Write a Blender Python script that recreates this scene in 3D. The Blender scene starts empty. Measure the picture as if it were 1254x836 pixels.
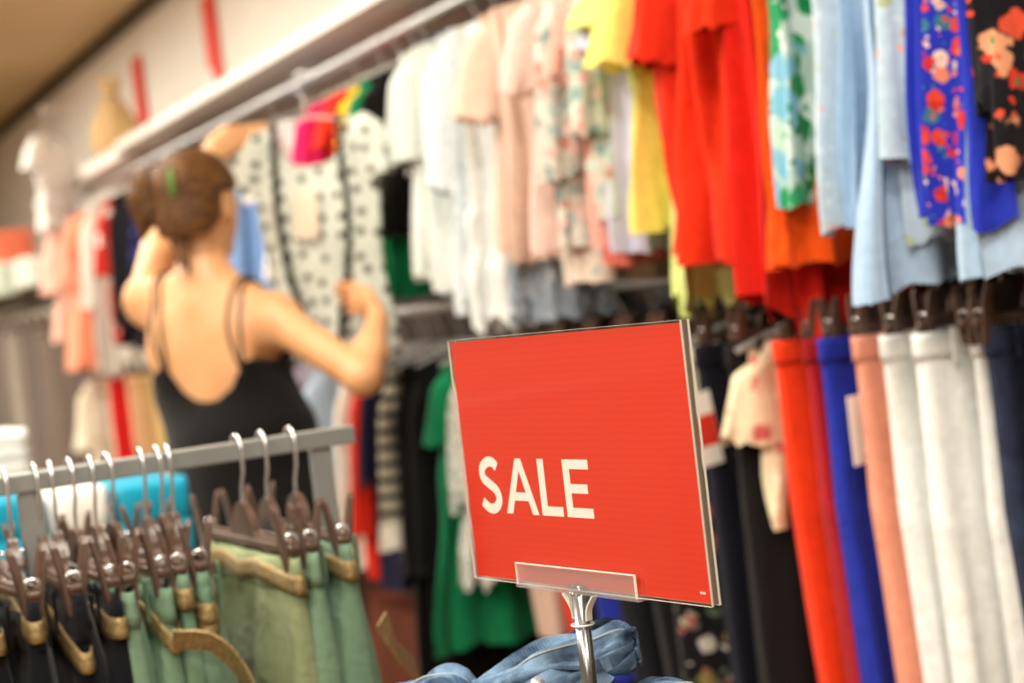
import bpy, bmesh, math, random
import numpy as np
from mathutils import Matrix, Vector

# ------------------------------------------------------------------ camera, light, exposure
SC = bpy.context.scene
COL = SC.collection
cam_d = bpy.data.cameras.new('camera'); cam = bpy.data.objects.new('camera', cam_d); COL.objects.link(cam)
cam_d.sensor_width = 36.0; cam_d.lens = 36.0*2000/1254
cam_d.clip_start = .05; cam_d.clip_end = 60
cam.matrix_world = Matrix(((.88586864, .11251602, -.45008544, 0), (-.44948043, -.03213763, -.89271189, 0),
                           (-.11490907, .99313006, .02210403, 1.25), (0, 0, 0, 1)))
cam_d.dof.use_dof = True; cam_d.dof.focus_distance = 1.31; cam_d.dof.aperture_fstop = 3.9
SC.camera = cam
SC.view_settings.view_transform = 'Standard'; SC.view_settings.look = 'None'
SC.view_settings.gamma = 1; SC.view_settings.use_curve_mapping = False
SC.view_settings.exposure = -0.55
world = bpy.data.worlds.new('world'); SC.world = world; world.use_nodes = True
world.node_tree.nodes['Background'].inputs[0].default_value = (1, .95, .88, 1)
world.node_tree.nodes['Background'].inputs[1].default_value = .3
WARM = (1.0, .925, .80)
def area(loc, size, power, rot=(0, 0, 0)):
    l = bpy.data.lights.new('panel_lamp', 'AREA'); l.shape = 'RECTANGLE'; l.size, l.size_y = size
    l.energy = power; l.color = WARM
    o = bpy.data.objects.new('panel_lamp', l); COL.objects.link(o); o.location = loc; o.rotation_euler = rot
    return o
CEIL = 2.81
PANELS = [(x, y) for x in (.45, -1.3) for y in (-.9, .7, 2.3, 3.9, 5.5, 7.1, 8.7)]
for x, y in PANELS:
    area((x, y, CEIL-.04), (.56, .56), 46 if x > 0 else 66)

# ------------------------------------------------------------------ helpers
R = random.Random(7)
def tag(o, label=None, cat=None, group=None, kind=None):
    if label: o['label'] = label
    if cat: o['category'] = cat
    if group: o['group'] = group
    if kind: o['kind'] = kind
    return o
def mk(name, verts, faces, mat, parent=None, smooth=True, loc=None, rot=None):
    me = bpy.data.meshes.new(name)
    me.from_pydata([tuple(map(float, v)) for v in verts], [], [tuple(map(int, f)) for f in faces]); me.update()
    if smooth: me.polygons.foreach_set('use_smooth', [True]*len(me.polygons))
    for m in (mat if isinstance(mat, (list, tuple)) else [mat]): me.materials.append(m)
    o = bpy.data.objects.new(name, me); COL.objects.link(o)
    if parent: o.parent = parent
    if loc is not None: o.location = loc
    if rot is not None: o.rotation_euler = rot
    return o
def empty(name, loc, rz=0):
    o = bpy.data.objects.new(name, None); COL.objects.link(o); o.location = loc; o.rotation_euler = (0, 0, rz)
    o.empty_display_size = .05
    return o
def copy_tree(o, parent=None):
    c = o.copy(); COL.objects.link(c); c.parent = parent
    for ch in list(o.children): copy_tree(ch, c)
    return c
class MB:
    def __init__(s): s.v = []; s.f = []
    def add(s, v, f):
        b = len(s.v); s.v += [tuple(p) for p in v]; s.f += [tuple(b+i for i in q) for q in f]; return s
    def box(s, c, d, bev=0, M=None):
        bm = bmesh.new(); bmesh.ops.create_cube(bm, size=1)
        for v in bm.verts: v.co = Vector((v.co.x*d[0], v.co.y*d[1], v.co.z*d[2]))
        if bev: bmesh.ops.bevel(bm, geom=list(bm.edges), offset=bev, segments=2, affect='EDGES', profile=.5)
        if M is not None: bm.transform(M)
        bmesh.ops.translate(bm, verts=bm.verts, vec=c)
        bm.verts.index_update()
        s.add([v.co[:] for v in bm.verts], [[v.index for v in f.verts] for f in bm.faces]); bm.free(); return s
    def tube(s, pts, r, n=10, cap=True, flat=None):
        pts = [Vector(p) for p in pts]; rr = r if isinstance(r, (list, tuple)) else [r]*len(pts)
        ref = None; V = []
        for i, p in enumerate(pts):
            t = (pts[min(i+1, len(pts)-1)]-pts[max(i-1, 0)]).normalized()
            if ref is None: ref = t.orthogonal()
            a = (ref-t*ref.dot(t)).normalized(); ref = a; b = t.cross(a)
            for k in range(n):
                th = 2*math.pi*k/n; V.append(p+(a*math.cos(th)+b*math.sin(th)*(flat or 1))*rr[i])
        F = [(i*n+k, i*n+(k+1) % n, (i+1)*n+(k+1) % n, (i+1)*n+k) for i in range(len(pts)-1) for k in range(n)]
        if cap: F += [tuple(range(n-1, -1, -1)), tuple((len(pts)-1)*n+k for k in range(n))]
        return s.add(V, F)
    def ribbon(s, pts, w, th, up=(0, 0, 1)):
        """flat strap following pts; w along `up`, th thickness"""
        pts = [Vector(p) for p in pts]; up = Vector(up); V = []
        for i, p in enumerate(pts):
            t = (pts[min(i+1, len(pts)-1)]-pts[max(i-1, 0)]).normalized()
            u = (up-t*up.dot(t)).normalized(); n = t.cross(u)
            for a, b in ((-1, -1), (1, -1), (1, 1), (-1, 1)): V.append(p+u*(a*w/2)+n*(b*th/2))
        m = len(pts)
        F = [(i*4+k, i*4+(k+1) % 4, (i+1)*4+(k+1) % 4, (i+1)*4+k) for i in range(m-1) for k in range(4)]
        F += [(3, 2, 1, 0), tuple((m-1)*4+k for k in range(4))]
        return s.add(V, F)
    def prism(s, poly, y0, y1):
        n = len(poly)
        V = [(x, y0, z) for x, z in poly]+[(x, y1, z) for x, z in poly]
        F = [tuple(range(n)), tuple(range(2*n-1, n-1, -1))]+[(i, i+n, (i+1) % n+n, (i+1) % n) for i in range(n)]
        return s.add(V, F)
    def build(s, name, mat, parent=None, smooth=False, **k): return mk(name, s.v, s.f, mat, parent, smooth, **k)
def grid_faces(nu, nv, closed=True):
    F = []
    for j in range(nv-1):
        for i in range(nu if closed else nu-1):
            F.append((j*nu+i, j*nu+(i+1) % nu, (j+1)*nu+(i+1) % nu, (j+1)*nu+i))
    return F
def lerp_tab(tab, v):
    for (a, x), (b, y) in zip(tab, tab[1:]):
        if v <= b: t = (v-a)/(b-a); t = t*t*(3-2*t); return x+(y-x)*t
    return tab[-1][1]
def spline(P, n):
    P = [Vector(p) for p in P]; Q = [P[0]*2-P[1]]+P+[P[-1]*2-P[-2]]; out = []
    m = len(P)-1
    for q in range(n):
        t = q/(n-1)*m; i = min(int(t), m-1); t -= i
        a, b, c, d = Q[i:i+4]
        out.append(.5*((2*b)+(c-a)*t+(2*a-5*b+4*c-d)*t*t+(3*b-a-3*c+d)*t**3))
    return out

# ------------------------------------------------------------------ materials
def nt(name):
    m = bpy.data.materials.new(name); m.use_nodes = True
    return m, m.node_tree, m.node_tree.nodes['Principled BSDF']
def srgb(h):
    h = h.lstrip('#'); c = [int(h[i:i+2], 16)/255 for i in (0, 2, 4)]
    return tuple(x/12.92 if x <= .04045 else ((x+.055)/1.055)**2.4 for x in c)+(1,)
def N(t, kind, **ins):
    n = t.nodes.new(kind)
    for k, v in ins.items():
        if k.startswith('_'): setattr(n, k[1:], v)
        else: n.inputs[k].default_value = v
    return n
def ramp(t, stops, interp='LINEAR'):
    r = t.nodes.new('ShaderNodeValToRGB'); r.color_ramp.interpolation = interp
    e = r.color_ramp.elements
    while len(e) < len(stops): e.new(.5)
    for q, (p, c) in zip(e, stops): q.position = p; q.color = c
    return r
def mixc(t, fac, a, b, mode='MIX'):
    n = t.nodes.new('ShaderNodeMix'); n.data_type = 'RGBA'; n.blend_type = mode
    for s, v in ((0, fac), (6, a), (7, b)):
        if hasattr(v, 'links') or hasattr(v, 'is_linked'): t.links.new(v, n.inputs[s])
        else: n.inputs[s].default_value = v
    return n.outputs[2]
def plain(name, col, rough=.5, metal=0, bump=0, bscale=200, var=.0, vscale=4, spec=.5):
    m, t, p = nt(name); c = srgb(col) if isinstance(col, str) else col
    p.inputs['Base Color'].default_value = c; p.inputs['Roughness'].default_value = rough
    p.inputs['Metallic'].default_value = metal; p.inputs['Specular IOR Level'].default_value = spec
    tc = t.nodes.new('ShaderNodeTexCoord')
    if var:
        n = N(t, 'ShaderNodeTexNoise', Scale=vscale, Detail=4.0); t.links.new(tc.outputs['Object'], n.inputs['Vector'])
        r = ramp(t, [(.3, (1-var, 1-var, 1-var, 1)), (.7, (1+var*.3,)*3+(1,))]); t.links.new(n.outputs[0], r.inputs[0])
        t.links.new(mixc(t, 1.0, c, r.outputs[0], 'MULTIPLY'), p.inputs['Base Color'])
    if bump:
        n2 = N(t, 'ShaderNodeTexNoise', Scale=bscale, Detail=3.0); t.links.new(tc.outputs['Object'], n2.inputs['Vector'])
        b = N(t, 'ShaderNodeBump', Strength=bump, Distance=.002); t.links.new(n2.outputs[0], b.inputs['Height'])
        t.links.new(b.outputs[0], p.inputs['Normal'])
    return m
def fabric(name, col, pr=None, rough=.9, sheen=.07, wrinkle=.5, spec=.2, trans=0):
    """woven cloth; pr = print: dict(kind=...)"""
    m, t, p = nt(name); c = srgb(col)
    p.inputs['Roughness'].default_value = rough; p.inputs['Specular IOR Level'].default_value = spec
    p.inputs['Sheen Weight'].default_value = sheen; p.inputs['Sheen Roughness'].default_value = .5
    tc = t.nodes.new('ShaderNodeTexCoord'); O = tc.outputs['Object']
    nz = N(t, 'ShaderNodeTexNoise', Scale=60.0, Detail=5.0); t.links.new(O, nz.inputs['Vector'])
    rr = ramp(t, [(.25, (.88, .88, .88, 1)), (.75, (1.05, 1.05, 1.05, 1))]); t.links.new(nz.outputs[0], rr.inputs[0])
    out = mixc(t, 1.0, c, rr.outputs[0], 'MULTIPLY')
    if pr:
        k = pr['kind']
        if k == 'floral':
            dn = N(t, 'ShaderNodeTexNoise', Scale=pr['s']*2.0, Detail=2.0); t.links.new(O, dn.inputs['Vector'])
            add = N(t, 'ShaderNodeVectorMath', _operation='MULTIPLY_ADD'); t.links.new(dn.outputs[1], add.inputs[0])
            add.inputs[1].default_value = (.55/pr['s'],)*3; t.links.new(O, add.inputs[2])
            for q, (s, thr, dens) in enumerate(((pr['s'], pr.get('thr', .42), pr.get('dens', .8)), (pr['s']*2.3, .36, .45))):
                vo = N(t, 'ShaderNodeTexVoronoi', Scale=s); t.links.new(add.outputs[0], vo.inputs['Vector'])
                sep = t.nodes.new('ShaderNodeSeparateColor'); t.links.new(vo.outputs['Color'], sep.inputs[0])
                cs = [srgb(h) for h in pr['cols']]
                cr = ramp(t, [(i/len(cs), x) for i, x in enumerate(cs)], 'CONSTANT'); t.links.new(sep.outputs[q], cr.inputs[0])
                mk1 = ramp(t, [(thr-.05, (1, 1, 1, 1)), (thr+.03, (0, 0, 0, 1))]); t.links.new(vo.outputs['Distance'], mk1.inputs[0])
                lt = N(t, 'ShaderNodeMath', _operation='LESS_THAN'); lt.inputs[1].default_value = dens; t.links.new(sep.outputs[2], lt.inputs[0])
                mu = N(t, 'ShaderNodeMath', _operation='MULTIPLY'); t.links.new(mk1.outputs[0], mu.inputs[0]); t.links.new(lt.outputs[0], mu.inputs[1])
                out = mixc(t, mu.outputs[0], out, cr.outputs[0])
        elif k == 'dots':
            sx = t.nodes.new('ShaderNodeSeparateXYZ'); t.links.new(O, sx.inputs[0]); mp = t.nodes.new('ShaderNodeCombineXYZ')
            t.links.new(sx.outputs[0], mp.inputs[0]); t.links.new(sx.outputs[2], mp.inputs[1])
            vo = N(t, 'ShaderNodeTexVoronoi', Scale=pr['s'], Randomness=.5, _voronoi_dimensions='2D'); t.links.new(mp.outputs[0], vo.inputs['Vector'])
            mk1 = ramp(t, [(pr['r']-.03, (1, 1, 1, 1)), (pr['r']+.03, (0, 0, 0, 1))]); t.links.new(vo.outputs['Distance'], mk1.inputs[0])
            out = mixc(t, mk1.outputs[0], out, srgb(pr['col']))
        elif k == 'stripes':
            sx = t.nodes.new('ShaderNodeSeparateXYZ'); t.links.new(O, sx.inputs[0])
            m1 = N(t, 'ShaderNodeMath', _operation='MULTIPLY'); m1.inputs[1].default_value = pr['s']; t.links.new(sx.outputs[pr.get('ax', 2)], m1.inputs[0])
            fr = N(t, 'ShaderNodeMath', _operation='FRACT'); t.links.new(m1.outputs[0], fr.inputs[0])
            gt = N(t, 'ShaderNodeMath', _operation='LESS_THAN'); gt.inputs[1].default_value = pr.get('w', .5); t.links.new(fr.outputs[0], gt.inputs[0])
            out = mixc(t, gt.outputs[0], out, srgb(pr['col']))
        elif k == 'lace':
            vo = N(t, 'ShaderNodeTexVoronoi', Scale=pr['s'], _feature='DISTANCE_TO_EDGE'); t.links.new(O, vo.inputs['Vector'])
            mk1 = ramp(t, [(.03, (0, 0, 0, 1)), (.12, (1, 1, 1, 1))]); t.links.new(vo.outputs['Distance'], mk1.inputs[0])
            out = mixc(t, mk1.outputs[0], out, srgb(pr['col']))
    t.links.new(out, p.inputs['Base Color'])
    # crumples + weave relief
    n1 = N(t, 'ShaderNodeTexNoise', Scale=14.0, Detail=4.0, Roughness=.6, Distortion=.6); t.links.new(O, n1.inputs['Vector'])
    b1 = N(t, 'ShaderNodeBump', Strength=wrinkle, Distance=.012); t.links.new(n1.outputs[0], b1.inputs['Height'])
    n2 = N(t, 'ShaderNodeTexNoise', Scale=700.0, Detail=2.0); t.links.new(O, n2.inputs['Vector'])
    b2 = N(t, 'ShaderNodeBump', Strength=.25, Distance=.001); t.links.new(n2.outputs[0], b2.inputs['Height']); t.links.new(b1.outputs[0], b2.inputs['Normal'])
    t.links.new(b2.outputs[0], p.inputs['Normal'])
    if trans:
        tl = N(t, 'ShaderNodeBsdfTranslucent'); t.links.new(out, tl.inputs[0])
        mx = N(t, 'ShaderNodeMixShader'); mx.inputs[0].default_value = trans
        t.links.new(p.outputs[0], mx.inputs[1]); t.links.new(tl.outputs[0], mx.inputs[2])
        t.links.new(mx.outputs[0], t.nodes['Material Output'].inputs[0])
    return m
def clear_acrylic(name, tint=(.97, .98, .98, 1), haze=0.0):
    m, t, p = nt(name)
    tr = N(t, 'ShaderNodeBsdfTransparent', Color=tint); gl = N(t, 'ShaderNodeBsdfGlossy', Roughness=.08)
    lw = N(t, 'ShaderNodeLayerWeight', Blend=.5); mx = t.nodes.new('ShaderNodeMixShader')
    pw = N(t, 'ShaderNodeMath', _operation='POWER'); pw.inputs[1].default_value = 4.0; t.links.new(lw.outputs['Facing'], pw.inputs[0])
    fr = N(t, 'ShaderNodeMath', _operation='MULTIPLY_ADD'); fr.inputs[1].default_value = .6; fr.inputs[2].default_value = .035; t.links.new(pw.outputs[0], fr.inputs[0])
    t.links.new(fr.outputs[0], mx.inputs[0]); t.links.new(tr.outputs[0], mx.inputs[1]); t.links.new(gl.outputs[0], mx.inputs[2])
    last = mx
    if haze:
        df = N(t, 'ShaderNodeBsdfDiffuse', Color=(.9, .9, .88, 1)); m2 = t.nodes.new('ShaderNodeMixShader'); m2.inputs[0].default_value = haze
        t.links.new(mx.outputs[0], m2.inputs[1]); t.links.new(df.outputs[0], m2.inputs[2]); last = m2
    t.links.new(last.outputs[0], t.nodes['Material Output'].inputs[0]); return m

M = {}
M['wall'] = plain('white_wall_paint', '#f8f6ee', .7, bump=.1, bscale=80, var=.04)
M['ceiling'] = plain('tan_ceiling_board', '#d2b88c', .7, var=.12, vscale=1.2)
M['dark_trim'] = plain('dark_bronze_trim', '#3d3323', .5)
M['floor'] = plain('brown_floor', '#9a7c60', .35, var=.10, vscale=3)
M['plinth'] = plain('red_brown_plinth', '#6e3323', .5, var=.2, vscale=9)
M['shelf'] = plain('white_laminate', '#efece6', .4, var=.03)
M['chrome'] = plain('chrome', '#e4e5e6', .25, .75)
M['steel'] = plain('steel_pole', '#a9adb0', .22, 1.0)
M['rail'] = plain('brushed_rail', '#c4c6c6', .35, .85, bump=.4, bscale=400)
M['grey_metal'] = plain('grey_painted_steel', '#a3a7a4', .35, .5, var=.06, vscale=30)
M['brown_plastic'] = plain('brown_hanger_plastic', '#5f4a3f', .3, var=.1, vscale=30, spec=.6)
M['clear_hanger'] = clear_acrylic('clear_hanger_plastic', (.86, .87, .86, 1), .25)
M['gold'] = plain('gold_belt_leather', '#b09868', .38, .6, bump=1.0, bscale=420, var=.5, vscale=260)
M['acrylic'] = clear_acrylic('clear_acrylic', (.985, .985, .98, 1), .0)
M['acrylic_haze'] = clear_acrylic('clear_acrylic_bracket', (.95, .96, .96, 1), .10)
M['acrylic_thin'] = clear_acrylic('clear_socket', (.96, .97, .97, 1), .03)
M['acrylic_edge'] = plain('acrylic_edge', '#ece8dd', .25, var=.1, vscale=60)
M['acrylic_gap'] = plain('acrylic_gap', '#77705f', .3)
M['letter'] = plain('white_print', '#fbf7f2', .6)
M['white_plastic'] = plain('white_plastic', '#f4f2ec', .4)
M['tag_white'] = plain('white_card', '#f1ece2', .7)
M['tag_red'] = plain('red_card', '#d8321c', .6)
M['tag_beige'] = plain('beige_card', '#e6d6c0', .7)
M['pearl'] = plain('pearl_button', '#f7efe6', .2)
M['brass'] = plain('brass_button', '#b08d50', .3, .9)
m, t, p = nt('red_sign_paper')
tc = t.nodes.new('ShaderNodeTexCoord'); wv = N(t, 'ShaderNodeTexWave', Scale=55.0, Distortion=3.0, Detail=2.0, _bands_direction='Z')
t.links.new(tc.outputs['Object'], wv.inputs[0]); r_ = ramp(t, [(0, srgb('#dd2c0b')), (1, srgb('#e1310f'))]); t.links.new(wv.outputs[0], r_.inputs[0])
t.links.new(r_.outputs[0], p.inputs['Base Color']); p.inputs['Roughness'].default_value = .5; M['sign_red'] = m
m, t, p = nt('skin'); tc = t.nodes.new('ShaderNodeTexCoord')
n_ = N(t, 'ShaderNodeTexNoise', Scale=9.0, Detail=4.0); t.links.new(tc.outputs['Object'], n_.inputs[0])
r_ = ramp(t, [(.3, srgb('#cf9462')), (.7, srgb('#dda878'))]); t.links.new(n_.outputs[0], r_.inputs[0]); t.links.new(r_.outputs[0], p.inputs['Base Color'])
p.inputs['Roughness'].default_value = .45; p.inputs['Subsurface Weight'].default_value = .12; p.inputs['Subsurface Radius'].default_value = (.02, .008, .004); M['skin'] = m
m, t, p = nt('brown_hair'); tc = t.nodes.new('ShaderNodeTexCoord')
mp = N(t, 'ShaderNodeMapping'); mp.inputs['Scale'].default_value = (45, 45, 260); mp.inputs['Rotation'].default_value = (.5, .4, .3); t.links.new(tc.outputs['Object'], mp.inputs[0])
n_ = N(t, 'ShaderNodeTexNoise', Scale=1.0, Detail=5.0, Distortion=1.0); t.links.new(mp.outputs[0], n_.inputs[0])
r_ = ramp(t, [(.3, srgb('#281405')), (.52, srgb('#50300f')), (.72, srgb('#94642a'))]); t.links.new(n_.outputs[0], r_.inputs[0]); t.links.new(r_.outputs[0], p.inputs['Base Color'])
b_ = N(t, 'ShaderNodeBump', Strength=.5, Distance=.003); t.links.new(n_.outputs[0], b_.inputs['Height']); t.links.new(b_.outputs[0], p.inputs['Normal'])
p.inputs['Roughness'].default_value = .55; p.inputs['Specular IOR Level'].default_value = .3; M['hair'] = m
M['hair_tie'] = plain('green_elastic', '#5f8a3a', .7)
M['eye'] = plain('eye_white', '#f2efe8', .2); M['iris'] = plain('eye_iris', '#3a2a1c', .2)
M['black_dress'] = fabric('black_jersey', '#090706', sheen=.1, wrinkle=.3)
M['black_strap'] = plain('black_strap', '#17110e', .7)
def denim(name, c0, c1):
    m, t, p = nt(name); tc = t.nodes.new('ShaderNodeTexCoord'); O = tc.outputs['Object']
    n1 = N(t, 'ShaderNodeTexNoise', Scale=22.0, Detail=6.0, Roughness=.65); t.links.new(O, n1.inputs[0])
    r = ramp(t, [(.36, srgb(c0)), (.66, srgb(c1))]); t.links.new(n1.outputs[0], r.inputs[0])
    w = N(t, 'ShaderNodeTexWave', Scale=420.0, Distortion=1.0, _bands_direction='DIAGONAL'); t.links.new(O, w.inputs[0])
    rw = ramp(t, [(0, (.75, .75, .78, 1)), (1, (1.12, 1.12, 1.12, 1))]); t.links.new(w.outputs[0], rw.inputs[0])
    t.links.new(mixc(t, 1.0, r.outputs[0], rw.outputs[0], 'MULTIPLY'), p.inputs['Base Color']); p.inputs['Roughness'].default_value = .9
    n2 = N(t, 'ShaderNodeTexNoise', Scale=45.0, Detail=5.0); t.links.new(O, n2.inputs[0])
    b = N(t, 'ShaderNodeBump', Strength=.5, Distance=.004); t.links.new(n2.outputs[0], b.inputs['Height'])
    b2 = N(t, 'ShaderNodeBump', Strength=.3, Distance=.0006); t.links.new(w.outputs[0], b2.inputs['Height']); t.links.new(b.outputs[0], b2.inputs['Normal'])
    t.links.new(b2.outputs[0], p.inputs['Normal']); return m
M['denim'] = denim('blue_denim', '#1f3a58', '#86a5c2')
M['thread'] = plain('pale_stitching', '#a9b0b4', .8)
CACHE = {}
def fab(col, **k):
    key = (col, repr(k))
    if key not in CACHE: CACHE[key] = fabric('cloth_'+str(len(CACHE)), col, **k)
    return CACHE[key]

# ------------------------------------------------------------------ structure
WX = 2.04          # wall behind the clothes
def slab(name, c, d, mat, **k):
    o = MB().box((0, 0, 0), d).build(name, mat, loc=c); return tag(o, kind='structure', **k)
slab('floor', (-.7, 4.75, -.05), (5.6, 15.7, .1), M['floor'], label='brown shop floor under the racks')
slab('ceiling', (-.7, 4.75, CEIL+.05), (5.6, 15.7, .1), M['ceiling'], label='tan ceiling above the clothes wall')
slab('wall_right', (WX+.05, 4.75, CEIL/2), (.1, 15.7, CEIL), M['wall'], label='white wall behind the clothes rails')
M['taupe'] = plain('taupe_wall', '#8f8474', .7, var=.05)
slab('wall_left', (-3.45, 4.75, CEIL/2), (.1, 15.7, CEIL), M['taupe'], label='taupe wall across the shop aisle')
slab('wall_back', (-.7, 12.55, CEIL/2), (5.4, .1, CEIL), M['taupe'], label='taupe end wall of the shop')
slab('wall_front', (-.7, -3.05, CEIL/2), (5.4, .1, CEIL), M['taupe'], label='taupe shop wall facing the clothes aisle')
slab('trim_1', (WX-.02, 4.75, CEIL-.03), (.04, 15.5, .06), M['dark_trim'], label='dark trim where ceiling meets the wall')
M['panel'] = plain('taupe_back_panel', '#352c25', .6, var=.15, vscale=3)
slab('trim_2', (WX-.011, 2.3, 1.18), (.018, 9.4, 1.68), M['panel'], label='dark taupe back panel behind the clothes rails')
slab('baseboard_right', (WX-.07, 4.75, .17), (.14, 15.5, .34), M['plinth'], label='red-brown plinth along the clothes wall')
for i, (x, y) in enumerate(PANELS):
    r0 = empty('ceiling_light', (x, y, CEIL)); tag(r0, 'square white ceiling light panel over the aisle', 'light', 'ceiling light panels')
    f = MB()
    for sx, sy, dx, dy in ((-.305, 0, .03, .64), (.305, 0, .03, .64), (0, -.305, .58, .03), (0, .305, .58, .03)): f.box((sx, sy, -.0175), (dx, dy, .035))
    f.build('frame', M['white_plastic'], r0)
    if i == 0:
        em, t, p = nt('light_diffuser'); p.inputs['Emission Color'].default_value = WARM+(1,); p.inputs['Emission Strength'].default_value = 6; p.inputs['Base Color'].default_value = (.9, .9, .9, 1)
    MB().box((0, 0, -.01), (.58, .58, .012)).build('diffuser', em, r0)

# shelf above the upper rail
RX, RZ, LZ = 1.63, 1.94, 1.265
def shelf(name, y0, y1, z, label, th=.035, x0=1.56):
    r0 = empty(name, ((x0+WX)/2, (y0+y1)/2, z)); tag(r0, label, 'shelf')
    MB().box((0, 0, -th/2), (WX-x0-.004, y1-y0, th), .002).build('board', M['shelf'], r0)
    for y in np.linspace(y0+.25, y1-.25, max(2, int((y1-y0)/1.2))):
        MB().box((WX-x0)/2 and ((WX-x0)/2-.012, y-(y0+y1)/2, -th-.03), (.02, .02, .06)).build('bracket', M['white_plastic'], r0)
    return r0
shelf('wall_shelf', .4, 6.27, 2.045, 'long white shelf above the upper clothes rail')
shelf('wall_shelf', 6.275, 7.42, 2.03, 'short white shelf carrying the beige bag', .05)
# dark shelf further along the wall
r0 = empty('wall_shelf', (1.72, 8.6, 1.60)); tag(r0, 'dark brown shelf above the grey trousers', 'shelf')
MB().box((.05, 0, -.02), (.50, 2.3, .045), .003).build('board', M['dark_trim'], r0)
MB().tube([(-.09, -1.1, -.09), (-.09, 1.1, -.09)], .012, 12).build('hanging_bar', M['chrome'], r0, True)
for y in (-1.0, 1.0): MB().box((-.09, y, -.065), (.014, .014, .05)).build('bracket', M['chrome'], r0)

def rail(name, y0, y1, z, label, notch):
    r0 = empty(name, (RX, y0, z)); tag(r0, label, 'rail')
    mb = MB(); n = int((y1-y0)/.008) if notch else 2
    if notch: mb.tube([(0, (y1-y0)*i/n, 0) for i in range(n+1)], [.0125+(.0035 if (i % 4) < 2 else 0) for i in range(n+1)], 12)
    else: mb.tube([(0, 0, 0), (0, y1-y0, 0)], .0125, 12)
    mb.build('bar', M['rail'], r0, True)
    for y in np.arange(.3, y1-y0, 1.45):
        MB().box((.2, y, .0), (.40, .02, .03), .003).build('bracket', M['chrome'], r0)
    return r0
rail('clothes_rail', .5, 7.4, RZ, 'silver notched rail below the white shelf', True)
rail('clothes_rail', .5, 7.3, LZ, 'lower silver rail holding trousers and dresses', False)

# sale posters on the wall
for y, y2, z0, z1, lab, disc in ((7.49, 7.65, 2.22, 2.60, 'narrow plain red poster on the white wall', 0),
                                 (6.30, 6.47, 2.22, 2.63, 'narrow red poster with a white disc on the wall', 1)):
    r0 = empty('wall_poster', (WX-.012, (y+y2)/2, (z0+z1)/2)); tag(r0, lab, 'poster')
    MB().box((0, 0, 0), (.008, y2-y, z1-z0), .001).build('panel', plain('red_poster', '#ee3b22', .4), r0)
    if disc:
        MB().tube([(-.004, .055, -.12), (-.0065, .055, -.12)], .042, 24).build('disc', M['letter'], r0)

# ------------------------------------------------------------------ hangers
def make_clip_hanger():
    r0 = empty('clip_hanger', (0, 0, 0))
    pts = [(.019, 0, -.012)]+[(.019*math.cos(a), 0, .019*math.sin(a)) for a in np.linspace(0, math.pi*1.05, 12)]+[(-.014, 0, -.025), (-.003, 0, -.042), (0, 0, -.055), (0, 0, -.085)]
    MB().tube(pts, .0021, 8).build('hook', M['chrome'], r0, True)
    poly = [(-.155, -.112), (.155, -.112), (.155, -.098), (.045, -.098)]+[(.034*math.cos(a), -.096+.036*math.sin(a)) for a in np.linspace(.05, math.pi-.05, 14)]+[(-.045, -.098), (-.155, -.098)]
    b = MB().prism(poly, -.0045, .0045)
    b.box((0, 0, -.105), (.315, .013, .007), .002)
    b.build('hanger_arm', M['brown_plastic'], r0)
    for sx in (-1, 1):
        c = MB()
        for sy in (-1, 1):
            prof = [(.0, -.055), (.0055, -.062), (.0085, -.082), (.0085, -.120), (.006, -.134), (.0, -.136)]
            outl = [(x, z) for x, z in prof]+[(-x, z) for x, z in reversed(prof[1:-1])]
            n = len(outl); V = []
            for off in (.0, .0045):
                for x, z in outl:
                    q = (z+.136)/.081; y = sy*(.003+.012*q**1.5+off); V.append((sx*.142+x, y, z))
            F = [tuple(range(n)), tuple(range(2*n-1, n-1, -1))]+[(i, i+n, (i+1) % n+n, (i+1) % n) for i in range(n)]
            c.add(V, F)
        clip = c.build('clip', M['brown_plastic'], r0)
        MB().tube([(sx*.142-.006, math.cos(a)*.0085, -.098+math.sin(a)*.0085) for a in np.linspace(.4, 5.9, 14)], .002, 6).build('spring', M['chrome'], clip, True)
    return r0
def make_clear_hanger():
    r0 = empty('clear_hanger', (0, 0, 0))
    pts = [(.019, 0, -.012)]+[(.019*math.cos(a), 0, .019*math.sin(a)) for a in np.linspace(0, math.pi*1.05, 12)]+[(-.014, 0, -.025), (-.003, 0, -.042), (0, 0, -.06), (0, 0, -.085)]
    MB().tube(pts, .0023, 8).build('hook', M['chrome'], r0, True)
    arm = spline([(-.165, 0, -.128), (-.10, 0, -.106), (0, 0, -.083), (.10, 0, -.106), (.165, 0, -.128)], 24)
    MB().tube(arm, .006, 8, flat=.6).build('hanger_arm', M['clear_hanger'], r0, True)
    return r0
CLIP = make_clip_hanger(); CLEAR = make_clear_hanger()
USED = {'clip': False, 'clear': False}
def hanger(kind, loc, rz, label, group):
    src = CLIP if kind == 'clip' else CLEAR
    o = src if not USED[kind] else copy_tree(src); USED[kind] = True
    o.location = loc; o.rotation_euler = (0, 0, rz); tag(o, label, 'hanger', group); return o

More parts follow.
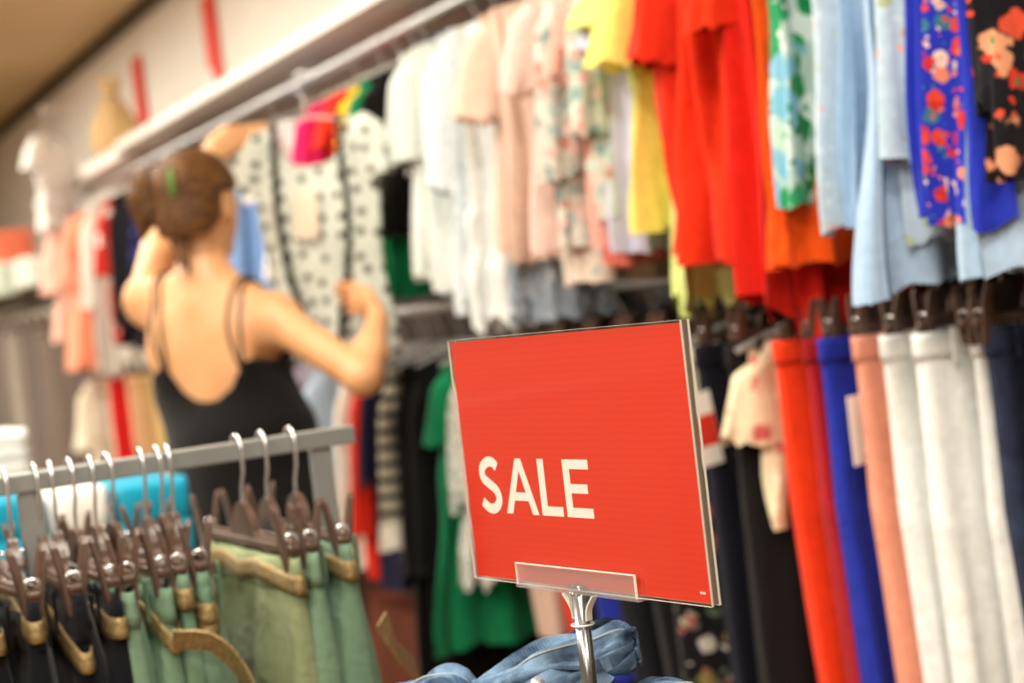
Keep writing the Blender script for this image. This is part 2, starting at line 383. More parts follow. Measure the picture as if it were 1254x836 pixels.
# ------------------------------------------------------------------ garments
def folds(seed, k, nmode=5):
    r = random.Random(seed)
    modes = [(k*(.4+1.3*r.random())*math.pi, r.random()*6.28, (r.random()-.5)*3, .4+.6*r.random()) for _ in range(nmode)]
    def fn(s, v):
        o = 0
        for f, p, q, a in modes:
            x = math.sin(f*s+p+q*v); o += a*(1.35*abs(x)**.75*(1 if x > 0 else -1)-.2)
        return o/nmode*1.6
    return fn
def garment_top(name, label, cat, mat, Y, zb, hw=.175, hem=None, X=RX, zr=RZ, sleeve=None, smat=None, neck=.07, amp=.026, k=4, seed=0, yaw=None,
                ragged=0, point=0, buttons=None, trim=None, group=None, tier=None, ht=.022, cuff=None, hang=True, sz=0.0):
    rnd = random.Random(seed*13+5)
    yaw = rnd.uniform(-.10, .10) if yaw is None else yaw
    r0 = empty(name, (X, Y, zr), yaw); tag(r0, label, cat, group)
    hem = hem or hw*1.05; L = zr-zb
    f1, f2 = folds(seed, k), folds(seed+77, k*1.6); f3 = folds(seed+5, 9)
    nu, nv = 96, 28
    gm = [(rnd.randint(3, 6+int(k*1.6)), rnd.random()*6.28, rnd.uniform(-2.5, 2.5), rnd.uniform(.4, 1)) for _ in range(6)]
    wt = [(0, hw), (.12, hw*.99), (.45, (hw+hem)/2*.93), (1, hem)]
    tt = [(0, .004), (.12, ht*.8), (1, ht*1.15)]
    V = []
    for j in range(nv):
        v = j/(nv-1)
        for i in range(nu):
            th = 2*math.pi*i/nu; s = math.copysign(abs(math.cos(th))**.75, math.cos(th)); sn = math.sin(th)
            x = lerp_tab(wt, v)*s
            ztop = -.088-.042*min(1, abs(s))**1.1
            if abs(s) < .42 and sn < 0: ztop -= neck*(1-(s/.42)**2)
            elif abs(s) < .42: ztop -= .25*neck*(1-(s/.42)**2)
            A = amp*(.25+.75*v**.8)
            y = lerp_tab(tt, v)*math.copysign(abs(sn)**.7, sn)+A*f1(s, v)+(A*.45*f2(s, v) if sn < 0 else 0)
            zh = -L+point*.10*abs(s)-.05*point+.008*f2(s*1.3, 1)+ragged*.02*f3(s*2, 0)
            z = ztop*(1-v)+zh*v
            x += .010*v*f2(sn, v*2)
            g = sum(a_*math.sin(n_*th+p_+q_*v*2) for n_, p_, q_, a_ in gm)/2.4*amp*min(1, .15+1.2*v)
            x += g*.8*math.cos(th); y += g*.45*sn
            if tier:
                for tz in tier:
                    d = (v-tz)
                    if 0 <= d < .12: y += .010*(1-d/.12)*math.copysign(1, sn); x += .012*(1-d/.12)*math.copysign(1, s)
            V.append((x, y, z))
    mk('body', V, grid_faces(nu, nv), mat, r0)
    if trim:
        W_ = MB()
        for sg in (-1, 1):
            P = [(lerp_tab([(0, .085), (1, .035)], q)*sg, -.030-.006, -.10-.35*q) for q in np.linspace(0, 1, 12)]
            W_.ribbon(P, .012, .004, up=(1, 0, 0))
        W_.build('ruffle_trim', trim, r0, True)
    if sleeve:
        ln, fl = sleeve
        for sg in (-1, 1):
            lean = rnd.uniform(-1, 1); fs = folds(seed+11+sg, 3); nu2, nv2 = 28, 14; V = []
            for j in range(nv2):
                v = j/(nv2-1); q = min(1, v/.25); q = math.sin(q*math.pi/2)
                cx = hw-.035+.03*v+sz*v; rx = (.022+.034*q)*(1+(fl-1)*v); ry = (.008+.018*q)*(1+(fl-1)*.7*v)
                z = -.115-ln*v
                for i in range(nu2):
                    th = 2*math.pi*i/nu2
                    V.append((sg*(cx+rx*math.cos(th)*(1+.28*v*fs(math.sin(th)*1.5, v*1.5))), ry*math.sin(th)*(1+.3*v*fs(math.cos(th)*2, 1))+.014*v*fs(math.cos(th)*2, v)+.004,
                              z+.02*v*math.cos(th)*lean-.03*(1-v)*max(0, math.cos(th))-.012*v*fs(math.cos(th)*1.5, 0)))
            sl = mk('sleeve', V, grid_faces(nu2, nv2), smat or mat, r0)
            if cuff:
                n0 = (nv2-3)*nu2; VV = [(x*1.0+sg*.0, y*1.12, z-.002) for x, y, z in V[n0:]]
                cxm = sum(p_[0] for p_ in VV)/len(VV)
                VV = [(cxm+(x-cxm)*1.06, y, z) for x, y, z in VV]
                mk('cuff', VV, grid_faces(nu2, 3), cuff, sl)
    if buttons:
        for (bx, bz) in buttons:
            MB().tube([(bx, -.028, bz), (bx, -.036, bz)], .0075, 12).build('button', M['pearl'], r0, True)
    if hang:
        hanger('clear', (X, Y, zr), yaw, 'clear hanger inside the '+label, 'clear hangers')
    return r0
def price_tag(parent, loc, w, h, rot=(0, 0, 0), red=True, mat=None):
    o = MB().box((0, 0, 0), (w, .0015, h), .0004).build('price_tag', mat or M['tag_white'], parent, loc=loc, rot=rot)
    if red: MB().box((0, -.0012, -.02*h), (w*.94, .001, h*.42)).build('red_label', M['tag_red'], o)
    return o
def trousers(name, label, mat, X, Y, zr, rz, hw=.15, L=.98, ht=.02, seed=0, cat='trousers', group=None, belt=None, crotch=1, band=None, leg=.62, amp=.013,
             buttons=0, tilt=0, pinch=0, dz=0, hk='clip', hlabel=None, hgroup=None):
    """trousers folded in half and hung by the waist from a clip hanger; local x runs along the hanger"""
    rnd = random.Random(seed*7+1)
    r0 = empty(name, (X, Y, zr), rz); tag(r0, label, cat, group)
    f1, f2 = folds(seed+300, 3), folds(seed+400, 5)
    nu, nv = 56, 30; V = []
    top = -.116-dz
    def thick(v, s): return ht*((.75+.5*min(1, v*2.2)) if not pinch else (.42+1.1*min(1, v/.16)*(1+.25*math.sin(v*7+seed))))
    wt = [(0, hw), (.28, hw*1.04), (1, hw*leg)]
    for j in range(nv):
        v = j/(nv-1)
        for i in range(nu):
            th = 2*math.pi*i/nu; s = math.copysign(abs(math.cos(th))**.7, math.cos(th)); sn = math.sin(th)
            w = float(np.interp(v, [a_ for a_, _ in wt], [b_ for _, b_ in wt])); off = crotch*hw*.03*math.sin(min(1, v/.55)*math.pi)
            A = amp*min(1, .15+1.2*v)
            y = thick(v, s)*math.copysign(abs(sn)**.6, sn)
            y *= (1-.35*math.exp(-((s-.0)/.16)**2)*min(1, v*3))      # groove between the two legs
            y += A*f1(s, v*2)+(A*.5*f2(s, v) if sn < 0 else 0)+tilt*v*L
            V.append((w*s+off+.006*v*f2(sn, v*3), y, top-(L-.116)*v+.006*f2(s, 0)*v))
    body = mk('legs', V, grid_faces(nu, nv), mat, r0)
    def ring(name, z0, z1, grow, m_, wob=0, sd=0, par=r0, droop=0):
        VV = []; fw = folds(sd, 2)
        for j in range(4):
            z = z0+(z1-z0)*j/3
            for i in range(nu):
                th = 2*math.pi*i/nu; s = math.copysign(abs(math.cos(th))**.7, math.cos(th)); sn = math.sin(th)
                VV.append(((hw+grow)*1.01*s, (thick(max(0, (top-z)/(L-.116)), s)+grow)*math.copysign(abs(sn)**.6, sn)+amp*.15*f1(s, 0), z+wob*fw(s, 0)-droop*max(0, -s)**3))
        o = mk(name, VV, grid_faces(nu, 4), m_, par); 
        md = o.modifiers.new('thick', 'SOLIDIFY'); md.thickness = .0016; md.offset = 0
        return o
    ring('waistband', top+.001, top-.036, .0008, band or mat)
    for bx in (-.75, -.2, .5):
        MB().box((hw*bx, -(ht*.8+.007)+0*bx, top-.018), (.010, .003, .046), .001).build('belt_loop', band or mat, r0)
    if belt is not None: ring('belt', top-.006, top-.028, .0045, M['gold'], .003, seed+9, r0, belt)
    for b in range(buttons):
        MB().tube([(-hw*.66, -(ht+.002), top-.05-.07*b), (-hw*.66, -(ht+.010), top-.05-.07*b)], .0085, 12).build('button', M['brass'], r0, True)
    hanger(hk, (X, Y, zr), rz, hlabel or ('brown clip hanger holding the '+label.split(' with ')[0].split(' hanging')[0].split(' beside')[0].split(' between')[0]), hgroup or 'clip hangers on the lower rail')
    return r0

UP = 'tops on the upper rail'; LO = 'clothes on the lower rail'
FL = lambda base, cols, s, thr=.42, dens=.8, **k: fab(base, pr=dict(kind='floral', cols=cols, s=s, thr=thr, dens=dens), **k)
pinkfl = ['#cfa098', '#9fb0a8', '#dcc0b6', '#7f9a94', '#b98474', '#cfd0c6']
def U(*a, **k): k.setdefault('group', UP); return garment_top(*a, **k)
BLUE = '#2334b4'; LTB = '#a9c2da'; RED = '#ee3a12'
# near end of the rail first
U('blouse', 'black blouse with orange floral print beside the royal blue tops', 'blouse', FL('#16151c', ['#e2563a', '#e9a27a', '#3f8a5a', '#d9402a'], 24, .44, .62), 1.47, 1.33, hw=.195, sleeve=(.43, 1.0), seed=1, sz=-.02)
U('cardigan', 'plain royal blue cardigan beside the black floral blouse', 'cardigan', fab(BLUE), 1.508, 1.283, hw=.205, seed=2)
U('blouse', 'royal blue blouse with red and orange floral print', 'blouse', FL(BLUE, ['#e0452e', '#e88a6a', '#f0d0c0', '#3f7a8a', '#c8302a'], 44, .50, .8), 1.57, 1.292, hw=.21, seed=3)
U('tunic', 'pale blue denim tunic showing only its hem below the blue cardigans', 'tunic', fab('#a9c4de'), 1.54, 1.222, hw=.17, hem=.215, seed=140, amp=.02)
U('cardigan', 'plain royal blue cardigan beside the pale blue printed shirt', 'cardigan', fab('#2233b0'), 1.602, 1.306, hw=.21, seed=4)
U('shirt', 'pale blue denim shirt with scattered pink and green flowers', 'shirt', FL('#b4cbdd', ['#e6a6a0', '#a8b890', '#d88a86', '#c9d6dc'], 22, .26, .5), 1.655, 1.27, hw=.19, sleeve=(.455, 1.0), seed=5)
U('tunic', 'long plain pale blue denim tunic with a curved hem', 'tunic', fab('#a4bfdb'), 1.69, 1.222, hw=.20, hem=.275, seed=6, point=-.4, amp=.03)
U('shirt', 'plain light blue shirt beside the denim tunic', 'shirt', fab('#93b2d2'), 1.755, 1.30, hw=.20, seed=7, amp=.036)
U('shirt', 'very pale blue shirt with tiny pink print', 'shirt', FL('#c3d6e2', ['#e4b0ac', '#d9e4e6', '#b6c8b0'], 30, .24, .4), 1.80, 1.305, hw=.192, seed=8, amp=.024)
U('blouse', 'white and emerald green blouse with leafy print', 'blouse', FL('#bcd6cc', ['#12864a', '#2f9a63', '#7fb8d0', '#dfeee8', '#0f6f3c'], 24, .58, .85), 1.90, 1.345, hw=.215, hem=.225, seed=9, k=3)
U('top', 'orange floral top showing its hem below the green leafy blouse', 'top', FL('#d86a16', ['#f0a040', '#7a3a10', '#f2d090', '#b8480c'], 38, .46, .8), 1.965, 1.262, hw=.165, hem=.18, seed=10)
U('blouse', 'deep red blouse with a long pointed hem', 'blouse', fab('#d3200f'), 2.0, 1.165, X=1.575, hw=.15, hem=.17, seed=11, point=1.2, amp=.03)
U('blouse', 'bright orange blouse beside the green leafy blouse', 'blouse', fab('#f2540e'), 1.94, 1.262, hw=.21, seed=12, amp=.02)
U('blouse', 'scarlet blouse with loose sleeves beside the bright orange blouse', 'blouse', fab('#d92f0b'), 2.03, 1.27, hw=.20, sleeve=(.20, 1.3), seed=13, amp=.048, k=6)
U('shirt', 'scarlet shirt with pearl buttons down its front', 'shirt', fab('#dc300c'), 2.11, 1.28, hw=.20, seed=14, amp=.050, k=6, buttons=[(-.14, -.21), (-.15, -.36), (-.15, -.54), (-.175, -.57)])
U('blouse', 'scarlet blouse with short flutter sleeves beside the yellow blouse', 'blouse', fab('#d82a0c'), 2.20, 1.31, hw=.175, sleeve=(.225, 1.35), seed=15, amp=.045, k=5)
U('top', 'pale lime top with its hem below the yellow blouse', 'top', fab('#d2de8c'), 2.25, 1.225, hw=.145, hem=.20, seed=16, ragged=1, amp=.034)
U('blouse', 'lemon yellow blouse with short puffed sleeves', 'blouse', fab('#f3e97a', trans=.15), 2.305, 1.348, hw=.19, sleeve=(.215, 1.45), seed=17, amp=.03)
U('blouse', 'yellow-green blouse with cuffed sleeves beside the lemon yellow blouse', 'blouse', fab('#e2e486', trans=.15), 2.35, 1.36, hw=.175, sleeve=(.13, 1.5), seed=18)
U('top', 'pale lilac top beside the yellow-green blouse', 'top', fab('#c9c6e0'), 2.40, 1.315, hw=.18, sleeve=(.16, 1.0), seed=19)
U('blouse', 'grey-green floral blouse beside the pale lilac top', 'blouse', FL('#b9c2b2', pinkfl, 40, .52, .85), 2.43, 1.38, hw=.20, sleeve=(.31, 1.2), seed=20, tier=[.5, .75], amp=.034)
U('blouse', 'salmon pink blouse with a coral hem', 'blouse', fab('#e7a898', trans=.1), 2.485, 1.335, hw=.195, sleeve=(.20, 1.2), seed=21, amp=.034)
U('top', 'dusky coral top showing below the floral blouses', 'top', fab('#c9665a'), 2.46, 1.30, hw=.18, seed=22)
U('blouse', 'teal and pink floral blouse beside the salmon pink blouse', 'blouse', FL('#c8c6b8', pinkfl, 36, .52, .85), 2.53, 1.335, hw=.20, sleeve=(.36, 1.1), seed=23, tier=[.55], amp=.034)
U('blouse', 'muted floral blouse with a beige hem beside the blush blouses', 'blouse', FL('#d9c8b8', pinkfl, 46, .42, .7), 2.58, 1.275, hw=.19, seed=24, amp=.034)
U('blouse', 'blush pink blouse with ruffled sleeves and a longer hem', 'blouse', fab('#f0d3c8', trans=.15), 2.655, 1.34, hw=.20, hem=.22, sleeve=(.20, 1.3), seed=25, amp=.03)
U('blouse', 'warm peach pleated blouse between two blush blouses', 'blouse', fab('#efd2c0', trans=.15), 2.75, 1.33, hw=.205, seed=26, k=8, amp=.018)
U('blouse', 'peach blouse with gathered sleeves beside the white lace tops', 'blouse', fab('#edcebb', trans=.15), 2.825, 1.355, hw=.20, sleeve=(.22, 1.5), seed=27, k=8, amp=.02)
lace = fab('#dfe6e6', pr=dict(kind='lace', s=70, col='#f4f7f5'), trans=.15); lace2 = fab('#d3dfe4', pr=dict(kind='lace', s=50, col='#eaf1f4'), trans=.15)
U('top', 'grey-blue printed top with a long hem behind the lace tops', 'top', FL('#9aa6b4', ['#6b7480', '#c8ced6', '#8796a6'], 40), 2.79, 1.215, hw=.17, hem=.20, seed=28)
U('top', 'white crochet lace top with a ragged hem', 'top', lace, 2.92, 1.225, hw=.20, hem=.22, seed=29, ragged=1.5, tier=[.6, .8])
U('top', 'bluish white lace top beside the crochet lace top', 'top', lace2, 3.01, 1.262, hw=.205, sleeve=(.34, 1.1), seed=30, ragged=1)
U('top', 'off-white ribbed cotton top between two lace tops', 'top', fab('#e4ebe6', trans=.1), 3.12, 1.30, hw=.205, seed=31, ragged=.6)
U('top', 'plain white top with short sleeves beside the empty stretch of rail', 'top', fab('#eaf0ea', trans=.1), 3.22, 1.335, hw=.20, sleeve=(.24, 1.3), seed=32)
# beyond the shopper
U('shirt', 'black shirt with silver snaps beside the green tee', 'shirt', fab('#0b0908'), 3.49, 1.44, hw=.155, sleeve=(.20, 1.0), seed=33, buttons=[(-.10, -.30), (-.10, -.36)])
U('tee', 'emerald green tee between black shirt and yellow tee', 'tee', fab('#0d7f4c'), 3.56, 1.30, hw=.155, sleeve=(.16, 1.0), seed=34)
U('tee', 'sunny yellow tee between the green and red tees', 'tee', fab('#f0c22c'), 3.65, 1.33, hw=.15, sleeve=(.16, 1.0), seed=35)
U('tee', 'bright red tee between the yellow and magenta tees', 'tee', fab('#e2331f'), 3.77, 1.36, hw=.155, sleeve=(.16, 1.0), seed=36)
U('tee', 'magenta pink tee beside the white tee', 'tee', fab('#df1f63'), 3.94, 1.40, hw=.155, sleeve=(.16, 1.0), seed=37)
U('tee', 'plain white tee beside the magenta tee', 'tee', fab('#f2efee'), 4.32, 1.40, hw=.165, sleeve=(.2, 1.0), seed=38)
U('shirt', 'cornflower blue shirt hanging past the white tee', 'shirt', fab('#7fa3d6'), 4.62, 1.34, hw=.19, sleeve=(.2, 1.0), seed=39)
U('blouse', 'navy blouse with a violet-blue print', 'blouse', FL('#1c2050', ['#3a3f9a', '#6a6fb0', '#23264a'], 30), 5.60, 1.36, hw=.18, sleeve=(.3, 1.0), seed=40)
U('jacket', 'black long-sleeved jacket beside the red patterned top', 'jacket', fab('#0b0908'), 5.92, 1.27, hw=.19, sleeve=(.5, 1.0), seed=41)
U('jacket', 'dark navy jacket beside the violet-blue printed blouse', 'jacket', fab('#10111d'), 5.76, 1.25, hw=.19, sleeve=(.5, 1.0), seed=42)
U('top', 'red top with a white patterned edge', 'top', FL('#c62a1c', ['#f0e4dc', '#c62a1c', '#a81c14'], 24, .36, .5), 6.16, 1.28, hw=.185, sleeve=(.3, 1.0), seed=43)
U('tunic', 'pale grey-white tunic beside the red patterned top', 'tunic', fab('#dcded2'), 6.38, 1.17, hw=.19, sleeve=(.4, 1.0), seed=44)
U('dress', 'coral dress with gathered skirt beside the pale tunic', 'dress', fab('#f08e6c'), 6.55, 1.22, hw=.18, hem=.22, sleeve=(.2, 1.2), seed=45, amp=.025)
U('dress', 'light coral pink dress with long hem under the beige bag', 'dress', fab('#f3a98c'), 6.75, 1.19, hw=.18, hem=.23, sleeve=(.3, 1.2), seed=46, amp=.025)
U('dress', 'pale coral lace dress at the end of the rail', 'dress', fab('#f6b9a2', pr=dict(kind='lace', s=50, col='#f9cdbb')), 7.0, 1.32, hw=.2, hem=.23, sleeve=(.3, 1.3), seed=47, amp=.02)

# --- lower rail
def T(label, col, Y, seed, L=.98, hw=.15, mat=None, **k):
    return trousers(k.pop('n', 'trousers'), label, mat or fab(col), RX, Y, LZ, k.pop('rz', random.Random(seed).uniform(-.08, .08)), hw=hw, L=L, seed=seed, group=LO, cat=k.pop('cat', 'trousers'), **k)
def LT(name, label, cat, mat, Y, zb, **k): k.setdefault('group', LO); return garment_top(name, label, cat, mat, Y, zb, zr=LZ, **k)
navy_d = denim('navy_denim', '#161d33', '#2c3a58')
T('dark navy denim jeans with pale stitched waistband', None, 1.50, 50, mat=navy_d, n='jeans', cat='jeans')
T('dark navy jeans beside the white jeans', None, 1.60, 51, mat=navy_d, n='jeans', cat='jeans', hw=.14)
T('narrow white jeans beside the dark navy jeans', '#e8ebea', 1.645, 52, n='jeans', cat='jeans', hw=.135)
T('wide white jeans between two other white jeans', '#eceeec', 1.715, 53, n='jeans', cat='jeans', hw=.165, leg=.85, ht=.028)
T('white jeans with three brass buttons down the front', '#e9ecea', 1.79, 54, n='jeans', cat='jeans', hw=.165, leg=.8, buttons=3, ht=.024)
T('salmon pink trousers beside the white buttoned jeans', '#e59a80', 1.845, 55, hw=.155, leg=.75)
b_ = T('royal blue trousers with white price tags', '#1f2fa0', 1.93, 56, hw=.165, leg=.75)
price_tag(b_, (-.155, -.045, -.25), .03, .10, (0, 0, .2), False); price_tag(b_, (-.125, -.05, -.235), .04, .10, (0, .1, 0))
T('maroon red trousers beside the royal blue trousers', '#a51822', 1.958, 57, hw=.155, leg=.75)
T('bright scarlet trousers beside the maroon trousers', '#e93a12', 2.03, 58, hw=.165, leg=.78, ht=.026)
LT('blouse', 'cream blouse with faint red flowers hanging beside black trousers', 'blouse', FL('#eadcb8', ['#dd8a80', '#f0e6cc', '#cc6a66'], 16, .28, .4), 2.12, .86, hw=.145, hem=.13, sleeve=(.17, 1.25), seed=59)
T('black straight trousers beside the cream floral blouse', '#0f0c0d', 2.15, 60, hw=.165, leg=.95, ht=.028)
n_ = T('midnight navy trousers with a red and white price tag', '#10111f', 2.25, 61, hw=.165, leg=.9)
price_tag(n_, (-.185, -.03, -.25), .052, .12, (0, -.12, 0))
LT('top', 'ivory sleeveless top between navy trousers and dark floral trousers', 'top', fab('#e2ddc4'), 2.33, .98, hw=.155, hem=.12, seed=62)
T('black trousers with white and olive floral print', None, 2.39, 63, mat=FL('#15151a', ['#b8b49a', '#8a7a4a', '#d8d4c8', '#5a6a58', '#a8605a'], 22, .4, .6), hw=.17, leg=.95)
T('plain charcoal trousers behind the red sale sign', '#131215', 2.50, 64, hw=.16)
T('charcoal navy trousers beside the royal blue leggings', '#111118', 2.62, 65, hw=.16)
T('royal blue leggings hanging behind the sale sign', '#22309a', 2.74, 66, hw=.14, L=.76, leg=.8)
T('charcoal cropped trousers between blue leggings and red trousers', '#141113', 2.81, 67, hw=.15)
T('tomato red cropped trousers behind the sale sign', '#d8361e', 2.89, 68, hw=.15, L=.72, leg=.8)
T('pinkish beige cropped trousers beside the green dress', '#cdb3a2', 3.0, 69, hw=.15, L=.70, leg=.85)
LT('top', 'grey and white lace top over the green dress', 'top', fab('#8f938a', pr=dict(kind='lace', s=45, col='#d4d6ce')), 3.16, .68, hw=.17, hem=.21, sleeve=(.3, 1.1), seed=70, ragged=1)
LT('dress', 'emerald green dress with a flared hem', 'dress', fab('#0b7a4c'), 3.26, .52, hw=.165, hem=.25, sleeve=(.2, 1.0), seed=71, amp=.03)
LT('dress', 'plain black dress between green dress and striped cardigan', 'dress', fab('#0a0807'), 3.40, .42, hw=.165, hem=.18, sleeve=(.5, 1.0), seed=72)
LT('coat', 'long black coat beside the striped cardigan', 'coat', fab('#0c0a09'), 3.50, .36, hw=.16, hem=.18, sleeve=(.5, 1.0), seed=73)
LT('cardigan', 'black and grey striped cardigan with cream cuffs', 'cardigan', fab('#0f0d0c', pr=dict(kind='stripes', s=26, col='#a79d8c', w=.62)), 3.60, .66, hw=.165, hem=.165, sleeve=(.44, 1.25), seed=74, cuff=fab('#e3dccb'), sz=-.01)
LT('top', 'navy top tucked between the striped cardigan and red blouse', 'top', fab('#1d1f3c'), 3.68, .60, hw=.17, sleeve=(.3, 1.0), seed=75)
LT('blouse', 'vivid red blouse beside the cream lace cardigan', 'blouse', fab('#e32d14'), 3.73, .63, hw=.175, sleeve=(.42, 1.1), seed=76, amp=.025)
LT('cardigan', 'cream lace knit cardigan with long sleeves', 'cardigan', fab('#e6e0cd', pr=dict(kind='lace', s=60, col='#f3efe2')), 3.84, .64, hw=.18, sleeve=(.48, 1.1), seed=77)
LT('shirt', 'pale blue shirt hanging beside the cream lace cardigan', 'shirt', fab('#b3c6dc'), 4.04, .8, hw=.19, sleeve=(.3, 1.0), seed=78)
LT('top', 'lilac grey top past the pale blue shirt', 'top', fab('#b3aab8'), 4.25, .7, hw=.19, sleeve=(.3, 1.0), seed=79)
T('brown trousers hanging past the lilac grey top', '#5a4636', 4.6, 80)
T('taupe trousers beside the brown trousers', '#8a7a68', 5.0, 81)
T('light taupe grey trousers beside the tan trousers', '#a49a8c', 5.45, 82)
T('tan trousers beside the light taupe trousers', '#c7a06c', 5.68, 83)
T('golden beige trousers between two tan trousers', '#d4b67c', 5.86, 84)
T('camel tan trousers beside the red skirt', '#c8a170', 6.05, 85)
T('peach trousers beside the red skirt', '#dcae88', 6.22, 86)
LT('skirt', 'red dress between peach trousers and cream blouse', 'dress', fab('#d4201f'), 6.42, .5, hw=.17, seed=87)
LT('blouse', 'cream printed blouse beside the red dress', 'blouse', FL('#e6dfc8', ['#c9bc98', '#f0ead8', '#b8ad8c'], 22, .4, .6), 6.85, .6, hw=.18, sleeve=(.3, 1.1), seed=88)
# --- grey trousers beneath the dark shelf
for i, (y, c, lab) in enumerate(((7.62, '#7c7168', 'warm grey trousers nearest the coral dresses'), (7.85, '#756b64', 'mid grey trousers second from the coral dresses'),
                            (8.1, '#80766c', 'grey wool trousers third from the coral dresses'), (8.4, '#a69d92', 'light grey trousers below the coral folded sweater'),
                            (8.8, '#8b8178', 'taupe grey trousers fifth from the coral dresses'), (9.2, '#6f655f', 'dark grey trousers at the end of the dark shelf'))):
    trousers('trousers', lab, fab(c), RX, y, 1.51, 0, hw=.20, L=1.05, leg=.95, ht=.04, seed=90+i, group='grey trousers under the dark shelf', hgroup='clip hangers under the dark shelf')
def folded(name, label, mat, loc, size, rz=0, seed=0, group=None, cat='sweater'):
    """a folded garment: rounded slab with layered front edges"""
    r0 = empty(name, loc, rz); tag(r0, label, 'jeans' if 'jeans' in name else cat, group)
    f = folds(seed, 3); w, d, h = size
    nl = 3
    for q in range(nl):
        nu, nv = 40, 9; V = []
        hh = h/nl
        for j in range(nv):
            ph = -math.pi/2+math.pi*j/(nv-1)
            for i in range(nu):
                th = 2*math.pi*i/nu
                sx = math.copysign(abs(math.cos(th))**.35, math.cos(th)); sy = math.copysign(abs(math.sin(th))**.35, math.sin(th))
                rr = .94+.06*math.cos(ph) if abs(math.cos(ph)) > .01 else .90
                V.append((w/2*sx*rr+.004*f(sy, q), d/2*sy*rr+.004*f(sx, q+.5), hh*(q+.5)+hh*.52*math.sin(ph)+.003*f(sx*1.3+sy, q)))
        Fc = grid_faces(nu, nv)+[tuple(range(nu-1, -1, -1)), tuple((nv-1)*nu+i for i in range(nu))]
        mk('fold', V, Fc, mat, r0)
    return r0
folded('sweater', 'white folded tops stacked on the dark shelf', fab('#e6ece0'), (1.60, 8.15, 1.605), (.24, .34, .14), 0, 1)
folded('sweater', 'pale mint folded top on the dark shelf', fab('#d3e0d0'), (1.60, 8.95, 1.605), (.26, .34, .17), 0, 2)
folded('sweater', 'coral folded sweater on top of the pale mint top', fab('#f08060'), (1.60, 9.0, 1.776), (.25, .32, .17), 0, 3)

# ------------------------------------------------------------------ things on the short shelf
r0 = empty('drawstring_bag', (1.68, 6.72, 2.031)); tag(r0, 'beige drawstring bag with gathered neck on the short shelf', 'bag')
def lathe(prof, n=32, sx=1, sy=1, pleat=0, k=12):
    V = []
    for r, z in prof:
        for i in range(n):
            th = 2*math.pi*i/n; q = 1+pleat*math.sin(k*th)*(z/prof[-1][1])
            V.append((r*sx*q*math.cos(th), r*sy*q*math.sin(th), z))
    F = grid_faces(n, len(prof)); F.append(tuple(range(n-1, -1, -1))); return V, F
V, F_ = lathe([(.05, 0), (.10, .005), (.125, .05), (.12, .12), (.095, .18), (.06, .23), (.032, .26), (.045, .30), (.055, .33)], 48, .8, 1.0, .10, 9)
mk('pouch', V, F_, fab('#c9a878'), r0)
MB().tube([(.030*math.cos(a), .036*math.sin(a), .258) for a in np.linspace(0, 6.283, 25)], .006, 8).build('drawstring', fab('#9a7c50'), r0, True)
w_ = garment_top('blouse', 'bright white ruffled blouse facing the aisle from a small stand', 'blouse', fab('#f6f4f0'), 7.05, 1.79, X=1.47, zr=2.30, hw=.14, hem=.15, sleeve=(.16, 1.3), seed=120, yaw=.9, tier=[.4, .7], hang=True)
r0 = empty('display_stand', (1.64, 7.05, 2.031)); tag(r0, 'small silver stand on the short shelf carrying the white blouse', 'stand')
MB().tube([(0, 0, .006), (0, 0, .255), (-.02, 0, .269), (-.17, 0, .269), (-.18, 0, .28)], .005, 10).build('post', M['chrome'], r0, True)
MB().tube([(0, 0, 0), (0, 0, .008)], .05, 24).build('base', M['chrome'], r0)

# ------------------------------------------------------------------ front rack
BX1, BY, BZ = .715, 1.878, 1.116
r0 = empty('garment_rack', (.3, BY, 0)); tag(r0, 'grey steel garment rack holding navy and green trousers', 'rack')
MB().box(((BX1-.35)/2-.3+.0, 0, BZ), (BX1+.35, .018, .022), .002).build('top_bar', M['grey_metal'], r0)
for x in (.672, .325, -.33):
    MB().box((x-.3, .004, (BZ-.012)/2+.015), (.026, .016, BZ-.042), .002).build('post', M['grey_metal'], r0)
    MB().box((x-.3, 0, .015), (.04, .5, .03), .004).build('foot', M['grey_metal'], r0)
FG = 'trousers on the front rack'; NV = '#0b0c14'; GR = '#5f8060'
ord_ = ['first', 'second', 'third', 'fourth', 'fifth', 'sixth', 'seventh', 'eighth', 'ninth', 'tenth', 'eleventh', 'twelfth', 'thirteenth', 'fourteenth']
hx = [.634, .598, .567, .484, .471, .452, .413, .394, .371, .350, .332, .300, .272, .240]
cl = ['#6c8a72', '#76937a', '#8a9670', '#6b8871', '#66846e', '#6d8b73', '#708e76', '#739178', NV, '#0d0e18', '#0c0c13', NV, '#0d0e17', NV]
px_off = [.012, .0, 0, .015, -.004, -.018, .0, 0, 0, 0, 0, 0, 0, 0]
